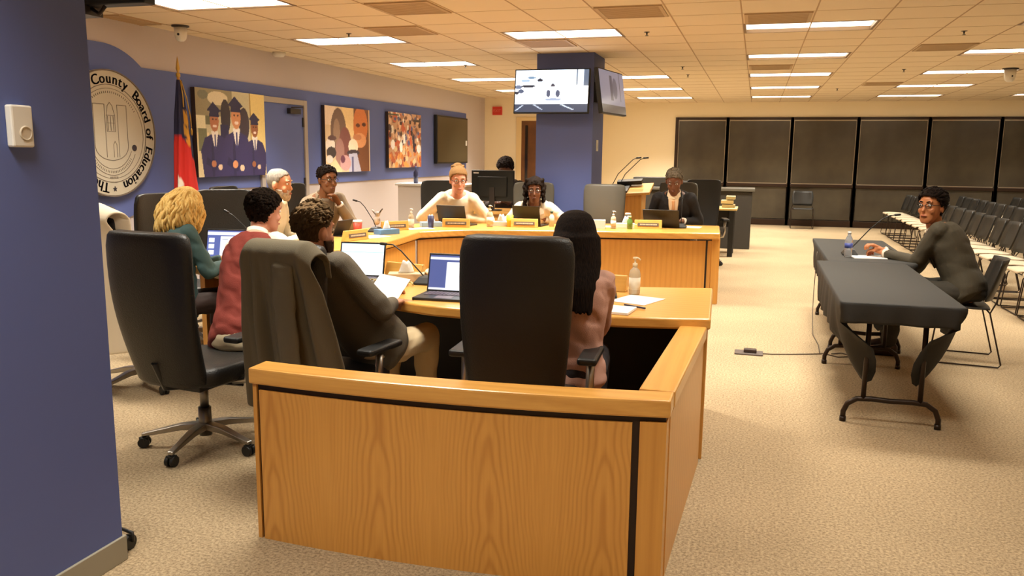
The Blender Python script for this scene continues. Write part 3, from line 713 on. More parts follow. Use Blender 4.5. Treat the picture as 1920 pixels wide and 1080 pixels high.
# ---- folding tables with black cloth
CLOTH = mat('black_tablecloth', (0.022, 0.021, 0.019), 0.75, bump=(400, .15)); TLEG = mat('dark_brown_tube', (0.03, 0.018, 0.012), .35, metal=.4)
def wishbone(w_):
    f = MB(); a = .12; x0, x1 = -w_/2, w_/2
    f.tube([(x0, 0, .015), (x0, 0, .06), (x0+.02, 0, .11), (x0+.07, 0, .145), (x0+.15, 0, .15), (0, 0, .145), (x1-.15, 0, .15), (x1-.07, 0, .145), (x1-.02, 0, .11), (x1, 0, .06), (x1, 0, .015)], .016, 10)
    for x in (-.155, .155): f.tube([(x, 0, .15), (x*.98, 0, .70)], .015, 10)
    for x in (x0, x1): f.cyl((x, 0, 0), (x, 0, .03), .019)
    return f
def folding_table(label, x0, y0, x1, y1, legs):
    t = thing('folding_table', label, 'table', ((x0+x1)/2, (y0+y1)/2, 0), 0, 'two folding tables end to end'); w_, l_ = x1-x0, y1-y0
    obj('tabletop', MB().box(-w_/2+.01, -l_/2+.01, .70, w_/2-.01, l_/2-.01, .732), mat('table_laminate', hexc(90, 70, 50), .5), t, .004)
    for yy in legs: obj('leg', wishbone(.52), TLEG, t, loc=(0, yy-(y0+y1)/2, 0))
    return t
folding_table('folding table nearest the camera under black cloth', .52, 5.03, 1.16, 7.01, (5.13, 6.58))
folding_table('folding table farther from the camera under black cloth with the bottle', .605, 7.03, 1.245, 8.93, (7.0+.12, 8.66))
def tcloth(label, x0, y0, x1, y1, drop_near, lobes):
    per = []; n = 26; cx, cy = (x0+x1)/2, (y0+y1)/2
    def seg(a, b, k): return [(a[0]+(b[0]-a[0])*i/k, a[1]+(b[1]-a[1])*i/k) for i in range(k)]
    cs = [(x0, y0), (x1, y0), (x1, y1), (x0, y1)]
    for i, k in enumerate((24, 60, 24, 60)): per += [(p, i) for p in seg(cs[i], cs[(i+1) % 4], k)]
    rings = []
    for s in range(9):
        q = s/8; r = []
        for j, (p, sd) in enumerate(per):
            dc = [math.dist(p, c) for c in cs]; nearc = min(dc)
            drop = (drop_near if sd in (0, 2) else drop_near+(.24-drop_near)*min(1, nearc/.15))
            if sd in (1, 3): drop += lobes*math.exp(-((nearc-.16)/.15)**2)
            nx_, ny_ = ((0, -1), (1, 0), (0, 1), (-1, 0))[sd]
            wav = .012*sin(j*.9)*q+.008*sin(j*.37+1)*q
            inn = -.22*q*q*math.exp(-((nearc-.1)/.2)**2) if sd in (1, 3) else 0
            off = .006+.02*q*(1-q)+wav+inn
            tw = .03*q*max(0, 1-nearc/.3) if sd in (1, 3) else 0
            yy = p[1]+(tw if p[1] < cy else -tw)
            r.append(V((p[0]+nx_*off, yy+ny_*off*(.4 if nearc < .02 else 1), .741-drop*q-.0)))
        rings.append(r)
    mb = MB(); mb.loft(rings, closed_ends=False)
    top = rings[0]; o = len(mb.v); ins_ = [V((p.x+(cx-p.x)*.02, p.y+(cy-p.y)*.02, .744)) for p in top]
    mb.v += [tuple(p) for p in ins_]; k = len(top)
    for j in range(k): mb.f.append((j, (j+1) % k, o+(j+1) % k, o+j)); mb.sm.append(True)
    mb.f.append(tuple(range(o, o+k))); mb.sm.append(False)
    ob = obj('tablecloth', mb, CLOTH); sd_ = ob.modifiers.new('s', 'SOLIDIFY'); sd_.thickness = .003; sd_.offset = 1
    return tag(ob, label, 'tablecloth')
tcloth('black cloth draped over the near folding table', .515, 5.02, 1.165, 7.015, .115, .27)
tcloth('black cloth draped over the far folding table', .60, 7.025, 1.25, 8.94, .14, .10)

# ---- leather office chairs
def office_chair(label, loc, bearing, cat='chair', group='high backed leather office chairs', recline=8, spin=0, bw=1.0):
    t = thing('office_chair', label, cat, loc, -R(bearing), group)
    # backrest: rings up
    rg = []; rc = R(recline)
    for k in range(15):
        q = k/14; z = .43+.77*q; wd = (.205+.05*sin(pi*min(1, q*1.15)*.5))*bw
        if q > .93: wd -= .012*(q-.93)/.07
        th = .052-.016*q; yb = -.22-(z-.43)*math.tan(rc)-.035*sin(pi*q)
        row = []
        for a in range(28):
            an = 2*pi*a/28; ca, sa = cos(an), sin(an); e = .42
            x = wd*math.copysign(abs(ca)**e, ca); y = th*math.copysign(abs(sa)**.8, sa)
            y += .05*(x/wd)**2*(.5+.5*q)
            row.append(V((x, yb+y, z)))
        rg.append(row)
    top = rg[-1]; cxx = sum((p for p in top), V())/len(top); bot = rg[0]; cbb = sum((p for p in bot), V())/len(bot)
    rg = [[cbb+(p-cbb)*.85+V((0, 0, -.02)) for p in bot]]+rg+[[cxx+(p-cxx)*.93+V((0, 0, .018)) for p in top], [cxx+(p-cxx)*.75+V((0, 0, .026)) for p in top]]
    obj('backrest', MB().loft(rg), LEATHER, t)
    rg = []
    for k in range(7):
        z, s = ((.40, .86), (.405, .94), (.42, 1), (.47, 1), (.495, .97), (.505, .9), (.51, .7))[k]
        rg.append([V((.25*s*math.copysign(abs(cos(a))**.5, cos(a)), .02+.25*s*math.copysign(abs(sin(a))**.5, sin(a)), z)) for a in [2*pi*j/28 for j in range(28)]])
    obj('seat', MB().loft(rg), LEATHER, t)
    f = MB(); f.box(-.10, -.13, .35, .10, .12, .40); f.tube([(0, -.13, .38), (0, -.24, .40), (0, -.30, .55)], .022); f.tube([(.1, .0, .37), (.24, .02, .37)], .008); obj('tilt_mechanism', f, BLK, t, .006)
    for s in (-1, 1):
        f = MB(); f.tube([(s*.2, .0, .395), (s*.285, .0, .41), (s*.30, .0, .48), (s*.30, .01, .64)], .02); ar = obj('arm_support', f, STEEL, t)
        f = MB(); f.box(s*.30-.045, -.13, .64, s*.30+.045, .16, .675); obj('arm_pad', f, BLK, ar, .014, seg=3)
    f = MB(); f.cyl((0, 0, .06), (0, 0, .22), .032); f.cyl((0, 0, .22), (0, 0, .36), .022); obj('gas_column', f, mat('satin_metal', (.25, .23, .2), .35, metal=.9), t)
    for k in range(5):
        a = R(spin+72*k); d = V((sin(a), cos(a), 0)); lg = MB()
        pz = [V((0, 0, .115)), d*.12+V((0, 0, .11)), d*.24+V((0, 0, .085)), d*.315+V((0, 0, .07))]; s_ = V((d.y, -d.x, 0))
        lg.loft([[p+s_*hw+V((0, 0, hh)), p-s_*hw+V((0, 0, hh)), p-s_*hw*.8-V((0, 0, hh)), p+s_*hw*.8-V((0, 0, hh))] for p, hw, hh in zip(pz, (.028, .024, .019, .016), (.022, .018, .013, .010))], smooth=False)
        l_ = obj('base_leg', lg, STEEL, t, .005)
        f = MB(); c = d*.305; f.cyl(c+V((0, 0, .05)), c+V((0, 0, .08)), .01)
        for s in (-1, 1):
            p = c+s_*(.014*s)+V((0, 0, .028)); f.cyl(p-s_*.009, p+s_*.009, .028, n=18)
        f.box(c.x-.018, c.y-.018, .032, c.x+.018, c.y+.018, .058)
        obj('caster', f, BLK, l_)
    return t
LEATHER_LIT = mat('leather_lit_grey', hexc(84, 81, 73), .5)  # black leather greyed in colour to stand in for light on the far chairs
def recolour(root):
    for ch in root.children:
        if ch.name.split('.')[0] in ('backrest', 'seat'): ch.data = ch.data.copy(); ch.data.materials.clear(); ch.data.materials.append(LEATHER_LIT)
oc = office_chair('black leather office chair directly behind the low partition, back to the camera', (-.985, 3.60, 0), -3, recline=4, spin=20)
office_chair('black leather office chair with a grey suit jacket over its back', (-2.05, 3.66, 0), 8, recline=5, spin=10, bw=.72).scale = (1, 1, .93)
office_chair('large black leather office chair nearest the left pillar, back to the camera', (-2.775, 3.60, 0), 6, recline=9.5, spin=24).scale = (1.04, 1.05, .965)
dup(oc, (-3.89, 4.44, 0), -R(25), 'office chair of the blonde woman, mostly hidden behind the near left chair')
dup(oc, (-4.40, 5.56, 0), -R(95), 'empty leather chair under the seal, left of the blonde hair')
dup(oc, (-4.46, 6.22, 0), -R(140), 'empty leather chair between the blonde woman and the man in a red vest')
dup(oc, (-4.80, 7.00, 0), -R(85), 'leather chair behind the white haired man')
dup(oc, (-4.75, 7.95, 0), -R(110), 'leather chair behind the man in the grey blazer')
dup(oc, (-3.75, 9.65, 0), -R(150), 'dark leather chair with its back left of the woman in a cream shawl')
recolour(dup(oc, (-2.58, 9.66, 0), -R(165), 'leather office chair, tinted as lit, behind the woman with dark curly hair'))
recolour(dup(oc, (-1.72, 9.98, 0), -R(2), 'empty leather office chair, tinted as lit, with its back toward the desk in front of the podium'))
recolour(dup(oc, (-1.0, 10.75, 0), -R(188), 'leather office chair, tinted as lit, behind the man in the black suit'))
dup(oc, (-.70, 12.3, 0), -R(170), 'office chair standing by the dark table behind the dais end')

# ---- sled chairs
SHELL = mat('black_shell_plastic', (0.022, 0.021, 0.019), .42); SEATM = mat('light_seat_pad', hexc(196, 180, 154), .55)
def sled_chair(name, label, loc, rz, seatm, group=None, back=SHELL):
    t = thing(name, label, 'chair', loc, rz, group)
    # faces +Y
    def shell(rows, th=.012):
        rg = []
        for (y, z, w_, c) in rows:
            r = []
            for s in (1, -1):
                rng = range(9) if s == 1 else range(8, -1, -1)
                for k in rng:
                    x = -w_+2*w_*k/8; r.append(V((x, y+c*(x/w_)**2*.04, z+(0 if s == 1 else th)+.02*c*(abs(x)/w_)**3)))
            rg.append(r)
        return MB().loft(rg)
    obj('seat', shell([(.24, .425, .17, 0), (.22, .44, .21, .1), (.1, .445, .22, .2), (-.05, .435, .22, .3), (-.17, .43, .20, .4)]), seatm, t)
    rg = []
    for k in range(8):
        q = k/7; z = .50+.32*q; y = -.19-.09*q; w_ = .17+.06*sin(pi*(.15+.7*q))-.0; r = []
        for s in (0, 1):
            for j in (range(9) if s == 0 else range(8, -1, -1)):
                x = -w_+2*w_*j/8; r.append(V((x, y+.07*(x/w_)**2+(.012 if s else 0), z)))
        rg.append(r)
    obj('backrest', MB().loft(rg), back, t)
    f = MB()
    for s in (-1, 1):
        x = .235*s
        f.tube([(x*.75, .16, .43), (x, .17, .425), (x, .20, .38), (x, .235, .03), (x, .22, .01), (x, -.24, .01), (x, -.255, .03), (x, -.15, .42), (x*.86, -.19, .50), (x*.8, -.23, .72)], .0065, 6)
    f.tube([(-.235, .225, .01), (.235, .225, .01)], .0065, 6); f.tube([(-.235, -.15, .42), (.235, -.15, .42)], .0065, 6); f.tube([(-.18, .16, .43), (.18, .16, .43)], .0065, 6)
    obj('frame', f, TLEG, t)
    return t
sled = sled_chair('stacking_chair', 'x', (2.82, 8.95, 0), R(90), SEATM, 'rows of stacking chairs at the right', SHELL)
sled['label'] = 'stacking chair with dark back and pale seat, nearest in the front row at right'
nrow = 0
for row, x in enumerate((2.82, 3.78, 4.74, 5.70)):
    y = 8.95 + (0, 2.2, 4.9, 7.4)[row]
    k = 0
    while y < 18.6:
        if not (row == 0 and k == 0):
            lab = 'stacking chair in row %s from the aisle, %s along it' % (('one', 'two', 'three', 'four')[row], ['nearest', 'second', 'third', 'fourth', 'fifth', 'sixth', 'seventh', 'eighth', 'ninth', 'tenth', 'eleventh', 'twelfth', 'thirteenth', 'fourteenth', 'fifteenth', 'sixteenth', 'seventeenth', 'eighteenth', 'nineteenth'][k])
            dup(sled, (x, y, 0), R(90)+.05*math.sin(k*2.3+row), lab)
        y += .56; k += 1
sled_chair('shell_chair', 'black shell chair on a wire frame that the man at the table sits on', (1.62, 7.08, 0), R(84), SHELL)
t = sled_chair('side_chair', 'single black chair standing alone against the dark windows', (1.02, 19.35, 0), R(180), SHELL)

# ---- back area: table, podium, monitor desk
t = thing('side_table', 'dark side table with a pale top behind the right end of the dais', 'table', (-.62, 13.6, 0))
obj('tabletop', MB().box(-.75, -.35, .73, .36, .35, .76), mat('pale_maple', hexc(230, 200, 130), .5), t, .005)
for sx_ in (-.62, .28):
    f = MB(); f.box(sx_-.04, -.32, 0, sx_+.04, -.22, .73); f.box(sx_-.04, .22, 0, sx_+.04, .32, .73); f.box(sx_-.03, -.22, .62, sx_+.03, .22, .73); obj('leg', f, BLK, t, .005)
f = MB(); f.box(-.62, -.03, .45, .28, .0, .73); obj('modesty_panel', f, BLK, t)
for k, (dx, w_, c, lab) in enumerate(((0, .2, (176, 160, 120), 'brown binder, lowest of the stack on the side table'), (-.02, .19, (214, 196, 150), 'cream binder in the middle of the stack on the side table'), (.03, .14, (200, 186, 140), 'small cream box, topmost of the stack on the side table'))):
    tag(obj('binder', MB().box(-.40+dx-w_/2, 13.45, .762+.066*k, -.40+dx+w_/2, 13.7, .762+.066*k+.05), mat('binder_%d' % k, hexc(*c), .6), bevel=.004), lab, 'binder', 'stack on the side table')
t = thing('podium', 'wooden speaker podium with a sloping top and two thin microphones', 'podium', (-1.95, 12.6, 0))
f = MB(); f.box(-.32, -.25, 0, .32, .25, .98); obj('cabinet', f, OAKPL, t, .006)
M = Matrix.Translation((0, 0, 1.04)) @ Matrix.Rotation(R(-4), 4, 'Y') @ Matrix.Rotation(R(12), 4, 'X')
f = MB(); f.box(-.36, -.3, -.02, .44, .3, .02, M); obj('sloping_top', f, OAKT, t, .006)
f = MB(); f.box(-.33, -.27, .02, .1, .22, .05, M); f.box(-.1, .1, .05, .28, .25, .11, M); obj('control_panel', f, BLK, t)
for dx in (0, .11):
    f = MB(); f.tube([(-.2+dx, .1, 1.08), (-.1+dx, .1, 1.28), (.12+dx, .1, 1.50), (.18+dx, .1, 1.53)], .006); f.cyl((.17+dx, .1, 1.528), (.25+dx, .1, 1.535), .013); obj('gooseneck_microphone', f, BLK, t)
t = thing('media_cabinet', 'dark grey equipment desk and panels between podium and windows', 'cabinet', (-1.15, 14.6, 0))
GREYP = mat('grey_panel', hexc(92, 88, 78), .6)
f = MB(); f.box(-.95, -.1, 0, 1.1, .5, .98); obj('desk_body', f, mat('charcoal_panel', hexc(56, 52, 46), .6), t, .01)
f = MB(); f.box(-.98, -.14, .98, 1.14, .54, 1.03); obj('desk_top', f, GREYP, t, .008)
for x0, x1, z1 in ((-.95, -.3, 1.19), (-.2, .15, 1.13)): obj('equipment', MB().box(x0, .1, 1.03, x1, .4, z1), mat('charcoal_panel', hexc(56, 52, 46), .6), t, .01)
t = thing('credenza', 'oak side desk carrying the big black monitor', 'desk', (-3.3, 10.35, 0))
obj('body', MB().box(-.34, -.3, 0, .42, .3, .80), OAKPL, t, .004); obj('top', MB().box(-.37, -.33, .80, .45, .33, .84), OAKT, t, .005)
f = MB(); f.box(-.3, -.31, .4, .38, -.3, .41); obj('reveal', f, OAKDK, t)
t = thing('monitor', 'large black desktop monitor seen from behind on the oak side desk', 'monitor', (-3.27, 10.2, .84))
f = MB(); f.box(-.29, -.03, .12, .29, .0, .52); f.box(-.2, -.05, .18, .2, -.03, .44); obj('screen_case', f, mat('monitor_black', (.008, .008, .007), .35), t, .008)
f = MB(); f.box(-.035, -.06, .01, .035, -.045, .3); f.lathe([(.12, 0), (.12, .012), (.001, .014)]); obj('stand', f, DSTEEL, t)
obj('maker_mark', MB().box(-.26, -.034, .475, -.19, -.03, .49), WHITE, t)
t = thing('wall_shelf', 'low white cabinet top against the wall behind the shawl woman', 'cabinet', (-4.3, 10.9, 0))
obj('cabinet_body', MB().box(-.5, -.3, 0, .50, .3, 1.12), mat('light_grey', hexc(205, 196, 188), .6), t, .006)
obj('cabinet_top', MB().box(-.53, -.33, 1.12, .53, .33, 1.15), WHITE, t, .004)
for x, lab in ((.05, 'left'), (.3, 'right')):
    f = MB(); f.ell((-4.2+x, 10.68, 1.175), .06, .04, .024); tag(obj('conference_puck', f, BLK), 'small black speaker puck, the %s one on the white cabinet' % lab, 'speaker')
f = MB(); f.lathe([(.033, 0), (.033, .15), (.012, .19), (.012, .24), (.001, .242)], (-4.56, 10.68, 1.15)); tag(obj('spray_bottle', f, mat('navy_plastic', hexc(40, 46, 80), .4)), 'dark blue bottle on the white cabinet by the blue band', 'bottle')
# ================================================================ PEOPLE
HEADP = [(-.117, .020, .078, .048), (-.108, .036, .086, .022), (-.088, .049, .091, -.012), (-.06, .057, .092, -.05), (-.03, .063, .090, -.078), (.0, .069, .089, -.093),
         (.03, .073, .090, -.100), (.058, .073, .086, -.099), (.082, .067, .072, -.090), (.101, .055, .054, -.076), (.113, .038, .032, -.055), (.119, .018, .010, -.032)]
def headring(z, rx, yf, yb, grow=0, n=32):
    r = []; yc = (yf+yb)/2; ry = (yf-yb)/2
    for k in range(n):
        a = 2*pi*k/n; x = (rx+grow)*cos(a); y = yc+(ry+grow)*sin(a)
        if sin(a) > .55 and z < 0: x *= 1-.12*(sin(a)-.55)
        r.append(V((x, y, z)))
    return r
def hp(z):
    zs = [h[0] for h in HEADP]; return [float(np.interp(z, zs, [h[i] for h in HEADP])) for i in (1, 2, 3)]
def ik(a, b, l1, l2, pole):
    d = b-a; D = min(d.length, (l1+l2)*.995); dn = d.normalized(); x = (l1*l1-l2*l2+D*D)/(2*D); h = math.sqrt(max(0, l1*l1-x*x))
    pv = pole-dn*pole.dot(dn); pv = pv.normalized(); return a+dn*x+pv*h, a+dn*D
def hair_shell(kind, Mh, grow, mb_extra=None):
    nz, n = 30, 44; vs = []; keep = []
    for i in range(nz+1):
        z = -.112+.229*i/nz; rx, yf, yb = hp(z)
        for k in range(n):
            a = 2*pi*k/n; p = V((rx*cos(a), (yf+yb)/2+(yf-yb)/2*sin(a), z)); c = V((0, -.005, .01)); d = (p-c).normalized()
            g = grow*(.55+.45*max(0, min(1, (z+.06)/.14))); g *= 1+.25*noise.noise(p*45)
            if kind == 'fade' or kind == 'quiff':
                if z < .02: g *= .35
            if kind == 'quiff': g *= .3
            if kind == 'top': g += .020*max(0, (z-.05)/.06)*max(.2, .4+p.y/.09)
            q = p+d*g
            if i == nz: q = V((q.x*.4, q.y*.4, q.z+g*.6))
            vs.append(Mh @ q)
            fr = np.interp(p.y, [-.09, -.03, .0, .03, .05, .09], dict(
                short=[-.085, -.07, -.01, .03, .055, .072], fade=[-.075, -.06, .0, .04, .062, .078], quiff=[-.08, -.06, .0, .035, .06, .074], top=[.035, .04, .045, .05, .062, .074], ring=[-.085, -.07, -.015, .03, .068, .088],
                long=[-.12, -.12, -.12, -.03, .045, .075], bob=[-.12, -.12, -.12, -.12, .0, .05], bun=[-.07, -.06, -.02, .03, .055, .075], afro=[-.09, -.09, -.06, .0, .05, .072])[kind])
            keep.append(z > fr)
    fs = []
    for i in range(nz):
        for k in range(n):
            q = (i*n+k, i*n+(k+1) % n, (i+1)*n+(k+1) % n, (i+1)*n+k)
            if sum(keep[j] for j in q) >= 3: fs.append(q)
    if kind != 'top' or True: fs.append(tuple(nz*n+k for k in range(n)))
    mb = MB(); mb.add(vs, fs, True)
    rr = random.Random(int(grow*9999)+len(kind)); cand = [q for q in fs if len(q) == 4]; c0 = Mh @ V((0, -.005, .01)); s_ = Mh.to_scale()[0]
    nclump = dict(short=520, fade=200, quiff=0, top=320, ring=0, long=0, bob=0, bun=0, afro=0)[kind]
    for _ in range(nclump):
        q = rr.choice(cand); p = sum((V(vs[j]) for j in q), V())/4; d_ = (p-c0).normalized(); back = (Mh.to_3x3() @ V((.12*(rr.random()-.5), -1, -.35))).normalized(); back = (back-d_*back.dot(d_)).normalized()
        L_ = (.016 if kind in ('fade', 'ring') else .042)*s_*(.7+.6*rr.random()); r_ = .0026*s_*(.8+.5*rr.random())
        if kind in ('fade',): L_ *= .7; r_ *= .8
        mb.cap(p-d_*r_*.8, p+back*L_-d_*(r_*.6+L_*L_*3), r_, r_*.35, 6, 1)
    me = mb.mesh('hair')
    import bmesh
    bm = bmesh.new(); bm.from_mesh(me); bmesh.ops.delete(bm, geom=[v for v in bm.verts if not v.link_faces], context='VERTS'); bmesh.ops.recalc_face_normals(bm, faces=bm.faces); bm.to_mesh(me); bm.free()
    return me
def hairmat(name, c1, c2, rough=.45):
    if name in MATS: return MATS[name]
    m_ = mat(name, c1, .8, spec=.12, noise_col=(30, c2)); n = m_.node_tree.nodes; L = m_.node_tree.links
    nz = [k for k in n if k.type == 'TEX_NOISE'][0]; mp = n.new('ShaderNodeMapping'); mp.inputs['Scale'].default_value = (6, 6, .7)
    tc = [k for k in n if k.type == 'TEX_COORD'][0]; L.new(tc.outputs['Object'], mp.inputs[0]); L.new(mp.outputs[0], nz.inputs['Vector'])
    bp = n.new('ShaderNodeBump'); bp.inputs['Strength'].default_value = .6; bp.inputs['Distance'].default_value = .006; L.new(nz.outputs['Fac'], bp.inputs['Height']); L.new(bp.outputs['Normal'], n['Principled BSDF'].inputs['Normal'])
    return m_
def person(label, pelvis, head, bearing, hyaw=0, hpitch=0, hands=((.18, .40, .74), (-.18, .40, .74)), poles=((.5, -.35, -1), (-.5, -.35, -1)), local=True, skin=(190, 130, 95),
           top=('jacket', (90, 80, 65)), topname='jacket', rough=.8, shirt=None, trousers=(60, 50, 40), hair='short', haircol=((20, 14, 10), (40, 28, 20)), grow=.012, female=False, s=1.0,
           glasses=False, beard=None, legs=True, fine=.0065, curl=(1.0, 1.0), tie=None, collar=None, knees=((.13, .42), (-.13, .42)), feet_y=.42, neck=.122, sleeves=True, roll=0):
    px, py, pz = pelvis; t = thing('person', label, 'person', (px, py, 0), -R(bearing))
    Mi = (Matrix.Translation((px, py, 0)) @ Matrix.Rotation(-R(bearing), 4, 'Z')).inverted()
    H = Mi @ V(head); P = V((0, 0, pz))
    Rh = Matrix.Rotation(R(hyaw), 4, 'Z') @ Matrix.Rotation(-R(hpitch), 4, 'X') @ Matrix.Rotation(R(roll), 4, 'Y'); Mh = Matrix.Translation(H) @ Rh @ Matrix.Scale(s, 4)
    N = H+(Rh.to_3x3() @ V((0, -.035, -.0)))*s+V((0, -.02, -neck*s))
    d = (N-P); up = d.normalized()
    X = V((1, 0, 0)); X = (X-up*X.dot(up)).normalized(); F_ = up.cross(X)
    if F_.y < 0: F_ = -F_
    L_ = d.length; fw_ = .90 if female else 1.0
    RG = [(-.22, .155, .115, -.01), (-.12, .178, .135, -.01), (0, .172, .128, .0), (.22, .152, .112, .01), (.42, .160, .115, .012), (.62, .180, .124, .012), (.78, .188, .112, .0), (.88, .168, .095, -.008), (.95, .112, .072, -.012), (1.0, .058, .056, -.01)]
    def torso(mb, g=0, q1=1.0, q0=-.3):
        r = []
        for q, rx, ry, yo in RG:
            if q > q1 or q < q0: continue
            bow = -.03*sin(pi*max(0, min(1, q)))
            c = P+d*q+F_*(yo+bow) if q >= 0 else P+V((0, -.01, q*.5))
            r.append(mb.ringz(c, (rx*fw_*s+g), (ry*s+g), X, F_, 24))
        mb.loft(r)
    Sh = [P+d*.89+X*(sg*.158*fw_*s)+V((0, 0, -.018)) for sg in (1, -1)]
    arms = []
    for i in (0, 1):
        tg = V(hands[i]) if local else Mi @ V(hands[i]); el, wr = ik(Sh[i], tg, .285*s, .255*s, V(poles[i])); arms.append((Sh[i], el, wr))
    hip = [P+V((sg*.09*s, .0, -.02)) for sg in (1, -1)]
    kn = [V((k[0], k[1]*s, pz-.02)) for k in knees]; an = [V((k[0], feet_y*s, .09)) for k in knees]
    # ---- body: one continuous skin surface
    b = MB(); torso(b, -.014)
    b.cap(N+V((0, .005, -.03)), Mh @ V((0, -.02, -.06)), .055*s, .053*s)
    b.loft([[Mh @ p for p in headring(*h)] for h in HEADP])
    b.cap(Mh @ V((0, .082, .018)), Mh @ V((0, .101, -.024)), .007*s, .0115*s, 10); b.ell(Mh @ V((0, .086, -.062)), .024*s, .012*s, .010*s, Rh.to_3x3())
    b.ell(Mh @ V((0, .070, -.098)), .022*s, .018*s, .016*s, Rh.to_3x3())
    b.cap(Mh @ V((-.04, .078, .036)), Mh @ V((.04, .078, .036)), .010*s, .010*s, 10)
    for sg in (1, -1): b.ell(Mh @ V((sg*.074, -.008, -.006)), .010*s, .019*s, .033*s, Rh.to_3x3() @ Matrix.Rotation(sg*R(-18), 3, 'Z'))
    for sg in (1, -1): b.ell(Mh @ V((sg*.042, .062, -.028)), .018*s, .018*s, .022*s, Rh.to_3x3())
    for i, (a, e, w_) in enumerate(arms):
        sg = 1 if i == 0 else -1
        b.cap(a, e, .050*s, .040*s); b.cap(e, w_, .041*s, .027*s)
        fd = (w_-e).normalized(); side = fd.cross(V((0, 0, 1)));
        side = side.normalized() if side.length > .2 else X.copy(); nrm = side.cross(fd).normalized()
        if nrm.z < 0: nrm = -nrm
        c0 = w_+fd*.01; cu = curl[i]
        b.loft([[c0+fd*u+side*(hw*cos(k*pi/6))+nrm*(ht*sin(k*pi/6)) for k in range(12)] for u, hw, ht in ((0, .026*s, .019*s), (.03*s, .036*s, .017*s), (.065*s, .041*s, .015*s), (.088*s, .039*s, .013*s))])
        for j, (o_, ln) in enumerate(((-.030, .068), (-.010, .076), (.010, .072), (.029, .058))):
            ln *= s; p0 = c0+fd*.082*s+side*(o_*s*sg*-1); a1, a2, a3 = R(18)*cu, R(48)*cu, R(78)*cu
            p1 = p0+(fd*cos(a1)-nrm*sin(a1))*ln*.45; p2 = p1+(fd*cos(a2)-nrm*sin(a2))*ln*.32; p3 = p2+(fd*cos(a3)-nrm*sin(a3))*ln*.25
            b.cap(p0, p1, .0095*s, .0088*s, 8, 2); b.cap(p1, p2, .0088*s, .0082*s, 8, 2); b.cap(p2, p3, .0082*s, .0072*s, 8, 2)
        # thumb leaves the side of the palm (inner side)
        ins = side*(-sg); tb = c0+fd*.022*s+ins*.030*s; t1 = tb+(fd*.7+ins*.75-nrm*.25).normalized()*.034*s; t2 = t1+(fd*.95+ins*.2-nrm*.3).normalized()*.030*s
        b.cap(tb, t1, .013*s, .0105*s, 8, 2); b.cap(t1, t2, .0105*s, .008*s, 8, 2)
    if legs:
        for i in (0, 1): b.cap(hip[i], kn[i], .07*s, .05*s); b.cap(kn[i], an[i], .05*s, .035*s); b.cap(an[i]+V((0, -.02, -.03)), an[i]+V((0, .13, -.05)), .035*s, .028*s)
    sk = mat('skin_%d_%d' % (skin[0], skin[2]), hexc(*skin), .5, bump=(120, .08)); MATS[sk.name] = sk
    sk.node_tree.nodes['Principled BSDF'].inputs['Subsurface Weight'].default_value = .08
    obj('body', remesh(b, fine, 1, fac=.4), sk, t)
    # ---- face details
    EYE = mat('eye_white', (.7, .68, .62), .3); IR = mat('eye_iris', (.02, .012, .008), .2)
    for sg in (1, -1):
        f = MB(); f.ell(Mh @ V((sg*.031, .0805, .013)), .0135*s, .009*s, .0075*s, Rh.to_3x3()); e = obj('eye', f, EYE, t)
        f = MB(); f.ell(Mh @ V((sg*.031, .0865, .013)), .0055*s, .004*s, .006*s, Rh.to_3x3()); obj('iris', f, IR, e)
    hm = hairmat('hair_%d_%d' % (haircol[0][0], haircol[0][2]), hexc(*haircol[0]), hexc(*haircol[1]))
    for sg in (1, -1):
        f = MB(); f.tube([Mh @ V((sg*.014, .091, .034)), Mh @ V((sg*.032, .090, .040)), Mh @ V((sg*.048, .078, .034))], [.0035*s, .0042*s, .002*s], 6); obj('eyebrow', f, hm, t)
    f = MB(); f.tube([Mh @ V((-.022, .090, -.063)), Mh @ V((-.008, .0995, -.060)), Mh @ V((.008, .0995, -.060)), Mh @ V((.022, .090, -.063))], [.002*s, .0055*s, .0055*s, .002*s], 8); obj('lips', f, mat('lips_%d' % skin[0], hexc(int(skin[0]*.82), int(skin[1]*.62), int(skin[2]*.62)), .4), t)
    # ---- hair
    if hair != 'long':
        o = obj('hair', hair_shell(hair, Mh, grow*s), hm, t); q = o.modifiers.new('s', 'SOLIDIFY'); q.thickness = .012; q.offset = -1
    if hair == 'quiff':
        o = obj('hair_top', hair_shell('top', Mh, grow*s), hairmat('hair_top_%d' % haircol[1][0], hexc(*haircol[1]), hexc(*[min(255, int(c*1.15)) for c in haircol[1]])), t); q = o.modifiers.new('s', 'SOLIDIFY'); q.thickness = .012; q.offset = -1
    if hair == 'long':
        f = MB(); rr = random.Random(3)
        f.loft([[Mh @ V(((.106*w1)*cos(a), y0_+(.106*w2)*sin(a), z)) for a in [2*pi*k/28 for k in range(28)]] for z, w1, w2, y0_ in ((.142, .15, .2, -.02), (.136, .42, .5, -.02), (.118, .68, .85, -.02), (.09, .84, 1.02, -.02), (.05, .95, 1.08, -.022), (.0, 1.0, .95, -.04), (-.06, 1.02, .8, -.055), (-.12, 1.0, .68, -.06), (-.18, .95, .58, -.065), (-.25, .84, .5, -.075), (-.31, .62, .4, -.08), (-.35, .4, .3, -.08))])
        for k in range(22):
            a = R(180+180*k/21); x = .098*cos(a); y = -.06+.06*sin(a)
            f.tube([Mh @ V((x*.6, y*.8, .07)), Mh @ V((x*1.05, y*1.1, .0)), Mh @ V((x*1.08, y-.012, -.12)), Mh @ V((x*.9, y*.7-.06, -.24)), Mh @ V((x*.7, y*.5-.08, -.34-.03*rr.random()))], [.012, .015, .014, .012, .004], 6)
